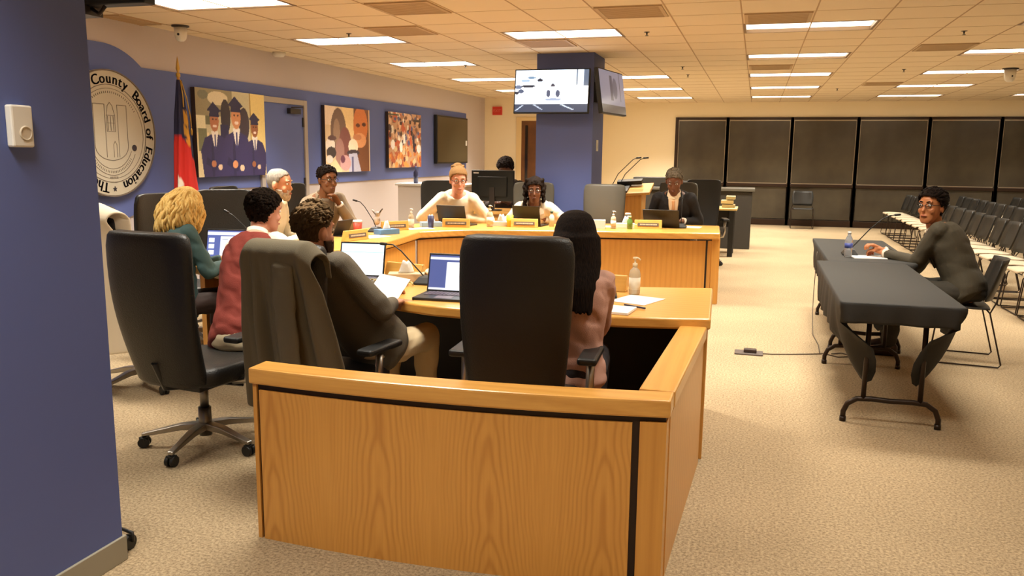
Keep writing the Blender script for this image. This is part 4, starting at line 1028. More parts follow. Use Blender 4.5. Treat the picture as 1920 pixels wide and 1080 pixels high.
        for sg in (1, -1): f.tube([Mh @ V((sg*.05, .01, .105)), Mh @ V((sg*.09, .015, .03)), Mh @ V((sg*.098, .01, -.06)), Mh @ V((sg*.098, .0, -.16)), Mh @ V((sg*.09, -.005, -.27))], [.012, .016, .018, .016, .006], 8)
        obj('long_hair', remesh(f, .007, 1), hm, t)
    if hair == 'bob':
        f = MB(); rr = random.Random(11)
        f.ell(Mh @ V((0, -.025, .035)), .092, .10, .092); f.ell(Mh @ V((0, -.055, -.04)), .085, .065, .10)
        for k in range(96):
            a = R(128+284*(k+.5*rr.random())/96); ph_ = rr.random()*6; fl = .9+.35*rr.random(); lay = rr.random(); pts = []; rad_ = []
            for j_ in range(12):
                q = j_/11; z = .122-.345*q*(.72+.28*lay)+.0
                r0 = .02+.085*min(1, q*3.2)**.7+.034*fl*sin(pi*min(1, max(0, q-.2)/.8)*.8); r0 += .008*sin(q*15+ph_)
                aa = a+.10*sin(q*11+ph_*1.7)+(.35*(1-q*3) if q < .33 else 0)*(1 if cos(a) > 0 else -1)*.5
                pts.append(Mh @ V((r0*cos(aa), -.02+r0*1.05*sin(aa), z))); rad_.append((.012 if q < .8 else .012*(1.4-q)*1.6)*(.8+.3*rr.random()))
            f.tube(pts, rad_, 7)
        obj('wavy_hair', f, hm, t)
    if hair == 'bun':
        f = MB(); f.ell(Mh @ V((0, -.05, .125)), .055, .05, .04); f.tube([Mh @ V((.055*cos(a), -.05+.05*sin(a), .12+.012*sin(3*a))) for a in [2*pi*k/20 for k in range(21)]], .014, 8)
        obj('hair_bun', remesh(f, .006, 1), hm, t)
    if hair == 'afro':
        f = MB(); rr = random.Random(5)
        for k in range(170):
            a = 2*pi*rr.random(); z = -.17+.28*rr.random(); r0 = .078+.018*rr.random()
            y = -.01+r0*sin(a)*1.1
            if y > .035 and z < .07: continue
            k_ = 1 if z < .06 else .8
            f.ell(Mh @ V((r0*cos(a)*1.12*k_, y*k_, z)), .02*s, .02*s, .022*s, n=8, k=5)
        obj('curly_hair', remesh(f, .007, 0), hm, t)
    if beard:
        bm_ = hairmat('beard_%d' % beard[0], hexc(*beard), hexc(*[int(c*.7) for c in beard])); vs = []; fs = []; nz_, n_ = 12, 26
        for i in range(nz_+1):
            z = -.118+.082*i/nz_; rx, yf, yb = hp(max(z, -.116))
            for k in range(n_+1):
                a = R(-8)+R(196)*k/n_; g = .007
                vs.append(Mh @ V(((rx+g)*cos(a), (yf+yb)/2+((yf-yb)/2+g)*sin(a), z-(.004 if i == 0 else 0))))
        for i in range(nz_):
            for k in range(n_):
                zz = -.118+.082*i/nz_; mid = abs(k-n_/2) < 2.6
                if mid and -.072 < zz < -.055: continue
                if zz > -.06 and abs(k-n_/2) > 4 and abs(k-n_/2) < 9: continue
                fs.append((i*(n_+1)+k, i*(n_+1)+k+1, (i+1)*(n_+1)+k+1, (i+1)*(n_+1)+k))
        o = obj('beard', MB().add(vs, fs, True), bm_, t); q = o.modifiers.new('s', 'SOLIDIFY'); q.thickness = .006
    if glasses:
        f = MB()
        for sg in (1, -1):
            f.tube([Mh @ V((sg*.032+.021*cos(a), .100-.004*abs(cos(a)), .010+.016*sin(a))) for a in [2*pi*k/20 for k in range(21)]], .0022*s, 6)
            f.tube([Mh @ V((sg*.053, .097, .014)), Mh @ V((sg*.078, .06, .014)), Mh @ V((sg*.080, -.01, .008))], .0022*s, 6)
        f.tube([Mh @ V((-.011, .101, .012)), Mh @ V((.011, .101, .012))], .0022*s, 6)
        obj('glasses', f, mat('glasses_frame', (.01, .008, .008), .3), t)
    # ---- clothes
    g = MB(); gg = .014 if top[0] == 'jacket' else (.004 if top[0] == 'knit' else .007)
    torso(g, gg, .97 if collar or top[0] != 'jacket' else .95)
    ar = (.066, .056, .050, .036) if top[0] == 'jacket' else ((.060, .052, .047, .036) if not female else (.060, .052, .048, .037))
    if sleeves:
        for a, e, w_ in arms:
            fd = (w_-e).normalized(); g.cap(a, e, ar[0]*s, ar[1]*s); g.cap(e, w_-fd*.03, (ar[1]-.002)*s, ar[3]*s)
            g.cyl(w_-fd*.05, w_-fd*.012, ar[3]*1.02*s, (ar[3]+.002)*s)
            # sleeve folds: soft rings round the elbow
            g.cap(e+(a-e).normalized()*.05, e, ar[1]*1.10*s, ar[1]*1.02*s, 12, 2)
    tm = mat('%s_%d_%d_%d' % (topname, *top[1]), hexc(*top[1]), rough, bump=(260, .25)); MATS[tm.name] = tm
    obj(topname, remesh(g, .009, 6 if top[0] != 'knit' else 3, fold=(.007, 8, random.random()*9) if top[0] != 'knit' else (.013, 11, 2.5)), tm, t)
    if not sleeves:
        g = MB()
        for a, e, w_ in arms:
            fd = (w_-e).normalized(); g.cap(a, e, .064*s, .053*s); g.cap(e, w_-fd*.03, .051*s, .037*s)
        sm_ = mat('shirt_sleeve_white', hexc(232, 222, 205), .8)
        obj('shirt_sleeves', remesh(g, .008, 2, fold=(.012, 14, 3)), sm_, t)
    if collar:
        cm = mat('collar_%d' % collar[0], hexc(*collar), .7); f = MB()
        f.loft([f.ringz(N+V((0, .0, -.035)), .071*s, .068*s, X, F_, 20), f.ringz(N+V((0, .002, .012)), .063*s, .060*s, X, F_, 20), f.ringz(N+V((0, .002, .012)), .057*s, .054*s, X, F_, 20), f.ringz(N+V((0, .0, -.035)), .063*s, .060*s, X, F_, 20)], closed_ends=False); obj('collar', f, cm, t)
    if top[0] == 'jacket' and topname in ('jacket', 'blazer', 'suit_jacket', 'cream_jacket'):
        f = MB(); f.loft([[N+V((0, -.004, 0))+X*(r*cos(R(a)))*s+F_*(r*.95*sin(R(a)))*s+V((0, 0, zz)) for r, zz in ((.092, -.055), (.072, .004), (.064, .006), (.070, -.055))] for a in range(158, 384, 12)]); obj('jacket_collar', f, tm, t)
    if shirt:
        for a, e, w_ in arms:
            fd = (w_-e).normalized(); f = MB(); f.cyl(w_-fd*.03, w_+fd*.004, .034*s, .036*s); obj('shirt_cuff', f, mat('cuff_white', hexc(226, 214, 196), .7), t)
        # shirt front in the opening of the jacket
        def chest(q, x, lift): 
            rx = float(np.interp(q, [r[0] for r in RG], [r[1] for r in RG]))*fw_*s+gg; ry = float(np.interp(q, [r[0] for r in RG], [r[2] for r in RG]))*s+gg; yo = float(np.interp(q, [r[0] for r in RG], [r[3] for r in RG]))
            c = P+d*q+F_*(yo-.03*sin(pi*q)); xx = max(-.98, min(.98, x/rx)); return c+X*x+F_*(ry*math.sqrt(1-xx*xx)+lift)
        rows = [(q, wv) for q, wv in ((.975, .060), (.92, .068), (.84, .062), (.72, .050), (.58, .034), (.42, .014))]
        def patch(rows, lift, th=.012):
            rg = []
            for q, wv in rows: rg.append([chest(q, wv*(-1+2*k/8), lift+.004) for k in range(9)]+[chest(q, wv*(1-2*k/8), lift-th) for k in range(9)])
            m_ = MB(); m_.loft(rg); return m_
        obj('shirt_front', patch(rows, .004), mat('shirt_%d_%d' % (shirt[0], shirt[2]), hexc(*shirt), .7), t)
        for sg in (1, -1):
            m_ = MB(); rg = []
            for q, xi, xo in ((.94, .062, .092), (.84, .060, .112), (.74, .052, .105), (.60, .036, .075), (.42, .014, .022)):
                rg.append([chest(q, sg*xi, .014), chest(q, sg*(xi+xo)/2, .013), chest(q, sg*xo, .010), chest(q, sg*xo, .0), chest(q, sg*xi, .002)])
            m_.loft(rg, smooth=False); obj('lapel', m_, tm, t)
        if tie: obj('necktie', patch([(.93, .014), (.90, .018), (.86, .014), (.7, .022), (.5, .024), (.42, .008)], .012, .006), mat('tie_%d' % tie[0], hexc(*tie), .5), t)
    if legs:
        g = MB(); 
        for i in (0, 1): g.cap(hip[i]+V((0, .03, 0)), kn[i], .082*s*(.95 if female else 1), .072*s); g.cap(kn[i], an[i]+V((0, 0, .03)), .070*s, .055*s)
        g.loft([g.ringz(P+V((0, -.01, z)), rx*s*fw_, ry*s, V((1, 0, 0)), V((0, 1, 0)), 20) for z, rx, ry in ((-.085, .13, .10), (-.05, .166, .128), (0, .166, .122), (.04, .150, .11))])
        tr = mat('trousers_%d_%d' % (trousers[0], trousers[2]), hexc(*trousers), .85, bump=(300, .2)); MATS[tr.name] = tr
        obj('trousers', remesh(g, .011, 2, fold=(.010, 10, 5)), tr, t)
        for i in (0, 1):
            f = MB(); a = an[i]; f.loft([f.ringz(a+V((0, y, z-.09)), w_*s, h_*s, V((1, 0, 0)), V((0, 0, 1)), 14) for y, z, w_, h_ in ((-.07, .045, .02, .03), (-.055, .05, .036, .045), (.0, .052, .04, .05), (.08, .04, .046, .038), (.15, .032, .044, .03), (.19, .026, .03, .02))]); obj('shoe', f, mat('leather_shoe', (.03, .015, .01), .4), t)
    return t
def W(x, y, z, t='z'): return (x, y, z)
# staff on the camera side of the inner desk
person('woman with long straight dark hair in a dusty pink top, seen from behind', (-.80, 3.78, .56), (-.815, 3.83, 1.165), -8, hyaw=8, hpitch=12,
       hands=((-.86, 4.12, .79), (-1.0, 4.14, .79)), local=False, poles=((.45, -.5, -1), (-.7, -.3, -1)), skin=(200, 150, 118), top=('knit', (188, 146, 130)), topname='pink_top', collar=(176, 134, 120), trousers=(40, 36, 40), hair='long',
       haircol=((16, 11, 9), (34, 24, 18)), grow=.010, female=True, curl=(1, 1), knees=((.1, .36), (-.1, .36)), feet_y=.34)
person('bearded man in a dark grey jacket leaning back and holding a sheet of paper', (-1.90, 3.93, .56), (-2.13, 3.68, 1.17), 4, hyaw=-14, hpitch=4,
       hands=((-1.83, 3.96, .775), (-2.0, 4.26, .80)), local=False, poles=((.9, -.4, -.8), (-.7, -.3, -1)), skin=(186, 130, 100), top=('jacket', (84, 76, 62)), topname='jacket', trousers=(196, 176, 140), hair='quiff',
       haircol=((58, 44, 31), (84, 66, 44)), grow=.010, beard=(64, 44, 28), curl=(1.2, 1), knees=((.12, .30), (-.12, .30)), feet_y=.30, s=1.09)
person('dark haired man in a brick red sweater vest and white shirt', (-2.73, 3.86, .56), (-2.78, 4.24, 1.215), 14, hyaw=-12, hpitch=8,
       hands=((-2.58, 4.42, 1.02), (-2.62, 4.62, .80)), local=False, poles=((1, -.2, -.9), (-.7, -.3, -1)), skin=(214, 156, 132), top=('knit', (120, 42, 30)), topname='sweater_vest', trousers=(206, 190, 158), hair='short',
       haircol=((18, 12, 8), (36, 25, 16)), grow=.016, collar=(232, 222, 205), sleeves=False, curl=(1.3, 1), s=1.0, knees=((.12, .36), (-.12, .36)), feet_y=.36)
person('woman with wavy blonde hair in a teal green top at the leftmost laptop', (-3.71, 4.60, .56), (-3.73, 4.76, 1.19), 28, hyaw=-10, hpitch=14,
       hands=((-3.50, 4.93, .80), (-3.66, 5.03, .80)), local=False, poles=((.6, -.6, -.8), (-.7, -.3, -1)), skin=(212, 160, 124), top=('knit', (58, 84, 84)), topname='teal_top', trousers=(50, 36, 32), hair='bob',
       haircol=((206, 164, 84), (236, 204, 136)), grow=.012, female=True, s=1.02, knees=((.1, .34), (-.1, .34)), feet_y=.3)
# board behind the dais
person('white haired bearded man in a cream shirt turned sideways', (-4.35, 6.62, .60), (-4.15, 6.58, 1.275), 78, hyaw=-4, hpitch=6,
       hands=((.15, .40, .80), (-.12, .42, .80)), skin=(212, 148, 112), top=('shirt', (236, 226, 196)), topname='shirt', trousers=(50, 46, 40), hair='ring', haircol=((118, 110, 100), (150, 142, 130)), grow=.003,
       beard=(196, 180, 160), s=1.16, fine=.008, collar=(236, 226, 210))
person('man in a grey brown blazer and glasses resting his chin on his hand', (-4.38, 7.62, .60), (-4.13, 7.42, 1.29), 118, hyaw=-2, hpitch=4,
       hands=((-4.0, 6.98, .86), (-3.99, 7.40, 1.055)), local=False, poles=((1, -.4, -.5), (-.3, .5, -1)), skin=(120, 76, 46), top=('jacket', (140, 122, 98)), topname='blazer', trousers=(60, 50, 40), hair='fade',
       haircol=((18, 12, 9), (34, 22, 16)), grow=.012, glasses=True, s=1.13, fine=.007, curl=(1.7, 1), shirt=(104, 88, 70))
person('woman with a hair bun in a cream shawl top looking down', (-3.42, 9.20, .60), (-3.24, 8.80, 1.27), 158, hyaw=8, hpitch=12,
       hands=((.1, .30, .84), (-.1, .32, .84)), skin=(220, 158, 132), top=('jacket', (240, 228, 200)), topname='cream_shawl', trousers=(50, 46, 50), hair='bun', haircol=((134, 100, 64), (148, 114, 74)), grow=.012,
       female=True, glasses=True, s=1.2, fine=.008, poles=((.5, -.3, -1), (-.35, -.3, -1)))
person('woman with dark curly hair, glasses and a cream jacket', (-2.53, 9.55, .56), (-2.43, 9.13, 1.16), 165, hyaw=0, hpitch=8,
       hands=((.12, .32, .82), (-.12, .32, .82)), skin=(104, 64, 42), top=('jacket', (238, 228, 206)), topname='cream_jacket', shirt=(60, 40, 34), trousers=(40, 36, 40), hair='afro', haircol=((16, 11, 9), (34, 24, 18)), grow=.016,
       female=True, glasses=True, s=1.14, fine=.008, poles=((.5, -.3, -1), (-.5, -.3, -1)))
person('grey haired man in a black suit with a pale tie looking down', (-.93, 10.32, .60), (-.93, 9.92, 1.27), 180, hyaw=0, hpitch=26,
       hands=((.12, .40, .80), (-.12, .40, .80)), skin=(112, 70, 48), top=('jacket', (26, 22, 22)), topname='suit_jacket', shirt=(228, 204, 168), trousers=(26, 22, 22), hair='fade', haircol=((88, 80, 68), (130, 120, 104)), grow=.009,
       s=1.2, fine=.008, tie=(206, 156, 110), collar=(228, 204, 168), poles=((.25, -.4, -1), (-.25, -.4, -1)))
person('person with dark hair sitting behind the big black monitor', (-3.38, 11.25, .58), (-3.36, 11.05, 1.36), 180, hyaw=0, hpitch=34,
       hands=((.12, .38, .9), (-.12, .38, .9)), skin=(96, 60, 44), top=('shirt', (60, 50, 46)), topname='shirt', trousers=(40, 36, 36), hair='short', haircol=((20, 13, 11), (38, 26, 20)), grow=.02, s=1.2, fine=.009)
# the man at the witness table
person('man in a charcoal suit and glasses seated at the cloth covered table', (1.62, 7.08, .56), (1.35, 7.20, 1.19), -84, hyaw=54, hpitch=0,
       hands=((1.06, 7.43, .80), (1.06, 7.36, .79)), local=False, poles=((.3, -.8, -.9), (-.4, -.6, -1)), skin=(176, 112, 70), top=('jacket', (66, 60, 46)), topname='suit_jacket', shirt=(186, 172, 160), trousers=(50, 46, 38), hair='short',
       haircol=((18, 12, 9), (36, 25, 17)), grow=.015, glasses=True, s=1.13, fine=.0055, tie=(80, 60, 60), curl=(1.5, 1.5), knees=((.12, .42), (-.12, .42)), feet_y=.46)
# ================================================================ DRAPED COATS
def drape(name, label, loc, bearing, colr, z1, wtop, wbot, zbot, thick=.075, seed=1, yrec=8, side_bias=0.0, nfold=5, wrap=.06):
    rs_ = random.Random(seed); ph = [rs_.random()*6 for _ in range(6)]; nu, nv = 60, 44; rows = []
    # section over the chair top: front hang -> over -> back hang
    for j in range(nv+1):
        q = j/nv
        if q < .16: z = z1-.13*(1-q/.16); yo = .055; lay = 0
        elif q < .26: a = (q-.16)/.10*pi; z = z1+.035*sin(a); yo = .055*cos(a)+(-.02)*(1-cos(a))/2; lay = 0
        else: lay = (q-.26)/.74; z = z1-(z1-zbot)*lay; yo = -.075
        r = []
        for i in range(nu+1):
            u = -1+2*i/nu; w_ = wtop+(wbot-wtop)*lay**.8; x = u*w_+side_bias*lay
            fold = (sin(u*nfold*pi+ph[0]+lay*1.2)*.022+sin(u*nfold*1.7*pi+ph[1]-lay)*.012+sin(u*2.3+ph[2])*.01)*min(1, lay*2.2)
            yr = -.22-(z-.43)*math.tan(R(yrec))-.035
            zz = z-.06*max(0, abs(u)-.75)/.25*(1 if q > .12 else .3)*(1-lay)+.03*sin(u*5+ph[3])*(lay > .95)
            curl_ = wrap*max(0, abs(u)-.76)/.24*min(1, lay*3+.5)
            r.append(V((x, yr+yo-fold-.01*lay+curl_+(.02 if lay == 0 else 0), zz)))
        rows.append(r)
    mb = MB(); mb.loft(rows, closed_ends=False, ring_closed=False)
    t = thing(name, label, 'coat', loc, -R(bearing))
    cm = mat(name+'_wool', hexc(*colr), .9, bump=(350, .25))
    o = obj('coat_body', mb, cm, t); q = o.modifiers.new('s', 'SOLIDIFY'); q.thickness = .014; q.offset = 0; q = o.modifiers.new('b', 'SUBSURF'); q.levels = 1; q.render_levels = 1
    # sleeve hanging over the back
    if nfold > 4:
        f = MB(); yb_ = -.22-(z1-.1-.43)*math.tan(R(yrec))-.13
        f.loft([f.ringz((x, y, z), a, b, (1, 0, 0), (0, 1, 0), 16) for x, y, z, a, b in ((.06, yb_+.07, z1-.02, .05, .03), (.07, yb_+.015, z1-.07, .062, .03), (.085, yb_-.0, z1-.20, .062, .032), (.10, yb_+.0, z1-.40, .060, .032), (.12, yb_+.005, z1-.60, .056, .03), (.13, yb_+.01, z1-.70, .052, .028))])
        obj('sleeve', remesh(f, .009, 2, fold=(.008, 9, seed)), cm, t)
    return t
drape('draped_jacket', 'grey brown suit jacket hung over the back of the bearded man\'s chair', (-2.05, 3.66, 0), 8, (96, 88, 70), 1.13, .20, .31, .33, seed=4, side_bias=.03)
drape('draped_coat', 'long cream coat hung on the blonde woman\'s chair at the left edge', (-3.89, 4.43, 0), 25, (246, 234, 208), 1.215, .30, .305, .34, seed=2, side_bias=.0, wrap=.19, yrec=5, nfold=3)

# ================================================================ SMALL THINGS
DZ, SZ_ = .77, .76
def at(px, py, z, k=1.0):
    p = onz(px, py, z); return (p.x*k, p.y*k, z+.001)
def laptop(label, loc, rz, shapes=None, bg=(240, 244, 250), open_=105, w_=.34, d_=.235, emit=1.6, group=None, dark=(.02, .02, .022)):
    t = thing('laptop', label, 'laptop', loc, rz, group); body = mat('laptop_body_%d' % int(dark[0]*1000), dark, .4, metal=.2)
    obj('base', MB().box(-w_/2, -d_/2, 0, w_/2, d_/2, .016), body, t, .004)
    f = MB()
    for r_ in range(5):
        for c in range(13): f.box(-w_/2+.03+c*(w_-.06)/13, -.005+r_*.021, .016, -w_/2+.03+(c+.86)*(w_-.06)/13, .013+r_*.021, .0185)
    f.box(-.05, -d_/2+.015, .016, .05, -.02, .0168)
    o = obj('keyboard', f, mat('keycaps', hexc(96, 86, 98), .5), t)
    M = Matrix.Translation((0, d_/2, .014)) @ Matrix.Rotation(R(90-open_), 4, 'X'); h_ = d_-.01
    ld = obj('lid', MB().box(-w_/2, 0, 0, w_/2, .008, h_, M), body, t, .003)
    if shapes is not None:
        me = paint(w_-.02, h_-.022, 60, 44, shapes, bg); o = obj('display', me, vcol_mat('laptop_glow', emit, .2), t); o.matrix_local = M @ Matrix.Translation((0, -.001, h_/2))
    return t
DOC = [('r', 0, 0, 1, 1, (70, 80, 130)), ('r', 0, .88, 1, .95, (235, 238, 248)), ('r', .32, .05, 1, .80, (248, 250, 255)), ('r', 0, 0, 1, .05, (225, 228, 240))]
laptop('open laptop showing a white page on a dark blue window, beside the middle leather chair', (-1.64, 4.28, SZ_), R(2), DOC)
SHT = [('r', 0, .78, 1, 1, (205, 232, 246)), ('r', .0, .72, 1, .74, (150, 190, 205)), ('r', .05, .6, .4, .62, (190, 215, 225)), ('r', .05, 0, 1, .55, (250, 252, 255))]
laptop('open laptop with a pale blue and white page in front of the bearded man', (-2.42, 4.66, SZ_), R(6), SHT, w_=.31)
BLN = [('r', 0, 0, 1, 1, (80, 92, 150)), ('r', 0, .82, 1, .95, (238, 240, 250)), ('r', .05, .55, .18, .72, (235, 235, 245)), ('r', .05, .32, .18, .48, (235, 235, 245)), ('r', .05, .1, .18, .26, (235, 235, 245)), ('r', .32, .05, .95, .78, (248, 250, 255)), ('r', .36, .66, .5, .7, (90, 100, 130))]
laptop('open laptop with blue and white windows in front of the blonde woman', (-3.74, 5.10, SZ_), R(10), BLN)
laptop('open laptop seen from behind in front of the shawl woman', (-3.20, 8.70, DZ), R(170), w_=.36, dark=(.03, .028, .024))
laptop('open laptop seen from behind in front of the woman with curly hair', (-2.42, 8.98, DZ), R(172), w_=.33, dark=(.012, .011, .01))
laptop('open laptop seen from behind in front of the man in the black suit', (-.98, 9.40, DZ), R(176), w_=.40, dark=(.012, .011, .01), open_=120)
# tablet in a stand
t = thing('tablet', 'dark tablet leaning on its case in front of the blazer man', 'tablet', (-3.86, 7.15, DZ), R(-95))
M = Matrix.Rotation(R(-24), 4, 'X'); obj('screen_body', MB().box(-.13, 0, .0, .13, .009, .17, M), BLK, t, .003); obj('case_flap', MB().box(-.12, .0, 0, .12, .1, .005), BLK, t)

# nameplates
NPW = oak('nameplate_oak', 'x', light=(226, 178, 92), dark=(200, 150, 70), cath=False)
np0 = None
def nameplate(label, loc, rz, front=True):
    global np0
    if np0 is None:
        t = thing('nameplate', label, 'nameplate', loc, rz, 'wooden nameplates'); np0 = t
        f = MB(); f.add([V(p) for p in ((-.15, -.035, 0), (.15, -.035, 0), (.15, .04, 0), (-.15, .04, 0), (-.15, -.015, .095), (.15, -.015, .095), (.15, .012, .095), (-.15, .012, .095))], [(0, 3, 2, 1), (4, 5, 6, 7), (0, 1, 5, 4), (1, 2, 6, 5), (2, 3, 7, 6), (3, 0, 4, 7)])
        obj('block', f, NPW, t, .004)
        M = Matrix.Translation((0, -.027, .045)) @ Matrix.Rotation(R(-12), 4, 'X')
        obj('name_strip', MB().box(-.115, -.004, -.018, .115, .002, .018, M), mat('strip_grey', hexc(96, 88, 80), .4), t)
        f = MB(); rr = random.Random(9); x = -.09
        while x < .085:
            w_ = .006+.008*rr.random(); f.box(x, -.0055, -.007, x+w_, -.003, .007, M); x += w_+.004
        obj('name_marks', f, mat('strip_marks', hexc(206, 190, 165), .4), t)
        return t
    return dup(np0, loc, rz, label)
nameplate('oak nameplate in front of the shawl woman\'s laptop', (-3.13, 8.44, DZ), R(14))
nameplate('oak nameplate in front of the curly haired woman', (-2.43, 8.72, DZ), R(10))
nameplate('oak nameplate in front of the man in the black suit', (-1.12, 9.12, DZ), R(8))
nameplate('small oak nameplate at the bend of the dais, angled to the right', (-3.60, 7.86, DZ), R(50))
nameplate('oak nameplate in front of the blazer man, beside the red cup', (-3.52, 6.82, DZ), R(75))
nameplate('oak nameplate near the white haired man, partly behind the red vest', (-3.62, 6.22, DZ), R(80))
nameplate('oak nameplate seen from behind beside the right microphone', (-.86, 4.88, SZ_), R(176))
nameplate('oak nameplate seen from behind next to the pale blue laptop', (-2.18, 4.92, SZ_), R(165))
tag(obj('paper_tray', MB().box(-.17, -.02, 0, .17, .03, .10), PAPER, bevel=.004, loc=(-1.72, 8.84, DZ), rot=(0, 0, R(9))), 'blank white card block standing on the dais in front of the empty chair', 'card')

# pump bottles
def pump(label, loc, s=1.0, capc=(230, 215, 180), bodyc=(226, 210, 180), group='hand sanitizer pump bottles'):
    t = thing('pump_bottle', label, 'bottle', loc, 0, group)
    f = MB(); f.lathe([(.001, 0), (.031*s, .002), (.033*s, .01), (.033*s, .115*s), (.028*s, .14*s), (.013*s, .155*s), (.012*s, .16*s)], n=24); obj('bottle_body', f, mat('clear_gel_%d' % bodyc[2], hexc(*bodyc), .15, trans=.35), t)
    f = MB(); f.lathe([(.014*s, .16*s), (.014*s, .18*s), (.005*s, .182*s), (.005*s, .205*s), (.014*s, .206*s), (.014*s, .216*s), (.001, .218*s)], n=16); f.tube([(0, 0, .21*s), (.02*s, -.012*s, .212*s), (.032*s, -.02*s, .204*s)], .0045*s, 8); obj('pump', f, mat('pump_%d' % capc[2], hexc(*capc), .4), t)
    f = MB(); f.lathe([(.0335*s, .03*s), (.0335*s, .10*s)], n=24); obj('bottle_label', f, mat('bottle_label_white', hexc(238, 228, 205), .6), t)
    return t
pump('clear pump bottle standing on the staff desk right of the microphone', at(1189, 552, SZ_), 1.02)
pump('pump bottle between the two women\'s nameplates on the dais', (-2.80, 8.62, DZ), 1.1)
pump('pump bottle beside the blank white card on the dais', (-1.48, 8.95, DZ), .9, (235, 235, 230))
pump('pump bottle at the left of the shawl woman, next to the tissues', (-3.56, 8.2, DZ), .95, (235, 232, 225))
# tissues, cups, papers, clutter on the dais
def tissue(label, loc, rz, c=(90, 130, 170)):
    t = thing('tissue_box', label, 'tissue box', loc, rz, 'tissue boxes')
    obj('box', MB().box(-.115, -.06, 0, .115, .06, .05), mat('tissue_card_%d' % c[0], hexc(*c), .6), t, .003)
    f = MB(); rr = random.Random(int(loc[0]*100))
    rows = []
    for j in range(6):
        q = j/5; rows.append([V(((.05-.035*q)*cos(a)+.008*sin(3*a), (.016+.012*q)*sin(a), .048+.075*q+.012*sin(a*2+1)*q)) for a in [2*pi*k/14 for k in range(14)]])
    f.loft(rows); obj('tissue', f, PAPER, t); return t
tissue('blue tissue box with a white tissue at the bend of the dais', (-3.50, 7.45, DZ), R(60))
tissue('white and blue tissue box beside the shawl woman', (-3.42, 8.42, DZ), R(35), (150, 180, 205))
tissue('white tissue box beside the yellow cup on the dais', (-2.72, 8.80, DZ), R(12), (220, 214, 200))
tissue('white tissue box beside the green bottle on the dais', (-1.36, 9.12, DZ), R(8), (226, 220, 206))
tissue('plastic covered tissue pack behind the cables on the staff desk', (-2.12, 4.80, SZ_), R(20), (206, 180, 140))
def cup(label, loc, r, h, c, lid=None, cat='cup'):
    t = thing('cup', label, cat, loc); f = MB(); f.lathe([(.001, 0), (r*.78, 0), (r, h), (r*.93, h), (r*.72, .006), (.001, .006)], n=24); obj('cup_body', f, mat('cup_%d_%d' % (c[0], c[2]), hexc(*c), .5), t)
    if lid: f = MB(); f.lathe([(r*1.04, h), (r*1.04, h+.008), (r*.9, h+.02), (.001, h+.02)], n=24); obj('lid', f, mat('lid_%d' % lid[1], hexc(*lid), .5), t)
    return t
cup('red and white paper cup with a lid in front of the blazer man', (-3.70, 7.22, DZ), .045, .13, (178, 70, 50), (236, 226, 216))
cup('yellow tumbler between the tissue box and the curly haired woman', (-2.60, 8.72, DZ), .04, .13, (236, 206, 60))
cup('small dark travel cup next to the black suit man', (-1.38, 9.35, DZ), .035, .13, (50, 40, 34), (206, 196, 180))
cup('navy tumbler beside the shawl woman\'s nameplate', (-3.36, 8.27, DZ), .036, .13, (50, 50, 86))
t = thing('drink_bottle', 'green capped drink bottle beside the black suit man\'s nameplate', 'bottle', (-1.30, 8.96, DZ)); f = MB(); f.lathe([(.001, 0), (.03, .002), (.032, .09), (.014, .115), (.014, .125)], n=20); obj('bottle_body', f, mat('green_plastic', hexc(92, 130, 62), .3), t); f = MB(); f.lathe([(.017, .125), (.017, .145), (.001, .146)], n=16); obj('cap', f, mat('light_green', hexc(196, 206, 150), .4), t)
t = thing('drink_bottle', 'small bottle with a dark green cap beside the curly haired woman\'s laptop', 'bottle', (-2.17, 8.92, DZ)); f = MB(); f.lathe([(.001, 0), (.028, .002), (.03, .11), (.013, .14), (.013, .15)], n=20); obj('bottle_body', f, mat('milk_plastic', hexc(214, 214, 190), .3), t); f = MB(); f.lathe([(.016, .15), (.016, .175), (.001, .176)], n=16); obj('cap', f, mat('dark_green', hexc(46, 66, 46), .4), t)
t = thing('desk_ornament', 'small white and black figurine shaped desk item at the dais bend', 'ornament', (-3.93, 8.12, DZ)); f = MB(); f.ell((0, 0, .07), .04, .035, .05); f.ell((.01, 0, .14), .03, .028, .03); f.cap((-.02, 0, .15), (-.05, 0, .18), .012, .01); f.cap((.03, 0, .15), (.07, 0, .2), .01, .008); obj('figure', remesh(f, .006, 1), mat('ornament_mix', hexc(225, 216, 205), .5, noise_col=(14, hexc(50, 45, 44))), t)
def sheet(name, label, loc, rz, w_, d_, th=.002, c=None, rot=None, group=None):
    o = obj(name, MB().box(-w_/2, -d_/2, 0, w_/2, d_/2, th), c or PAPER, loc=loc, rot=rot or (0, 0, rz)); return tag(o, label, 'paper', group)
sheet('paper_sheet', 'white paper sheet lying on the staff desk beside the pump bottle', at(1195, 563, SZ_), R(-20), .22, .26)
sheet('paper_sheet', 'loose papers on the dais left of the bend', (-3.5, 7.15, DZ), R(70), .28, .2)
sheet('paper_sheet', 'white papers on the dais under the pump bottle by the shawl woman', (-3.43, 8.12, DZ), R(40), .3, .18)
sheet('paper_sheet', 'papers on the dais in front of the empty chair by the podium', (-1.55, 9.2, DZ), R(10), .4, .2)
sheet('paper_sheet', 'pale papers on the dais right of the black suit man', (-.72, 9.5, DZ), R(-5), .3, .2)
t = thing('notepad', 'thick white notepad on the staff desk in front of the woman in pink', 'notepad', at(1143, 583, SZ_), R(-6)); obj('pages', MB().box(-.10, -.09, 0, .12, .10, .014), PAPER, t, .002)
f = MB(); f.cyl((-.07, .0, .006), (.07, 0, .006), .005); p_ = at(1190, 577, SZ_); tag(obj('pen', f, mat('pen_blue', hexc(50, 50, 76), .4), loc=p_, rot=(0, 0, R(-30))), 'dark pen lying right of the white notepad', 'pen')
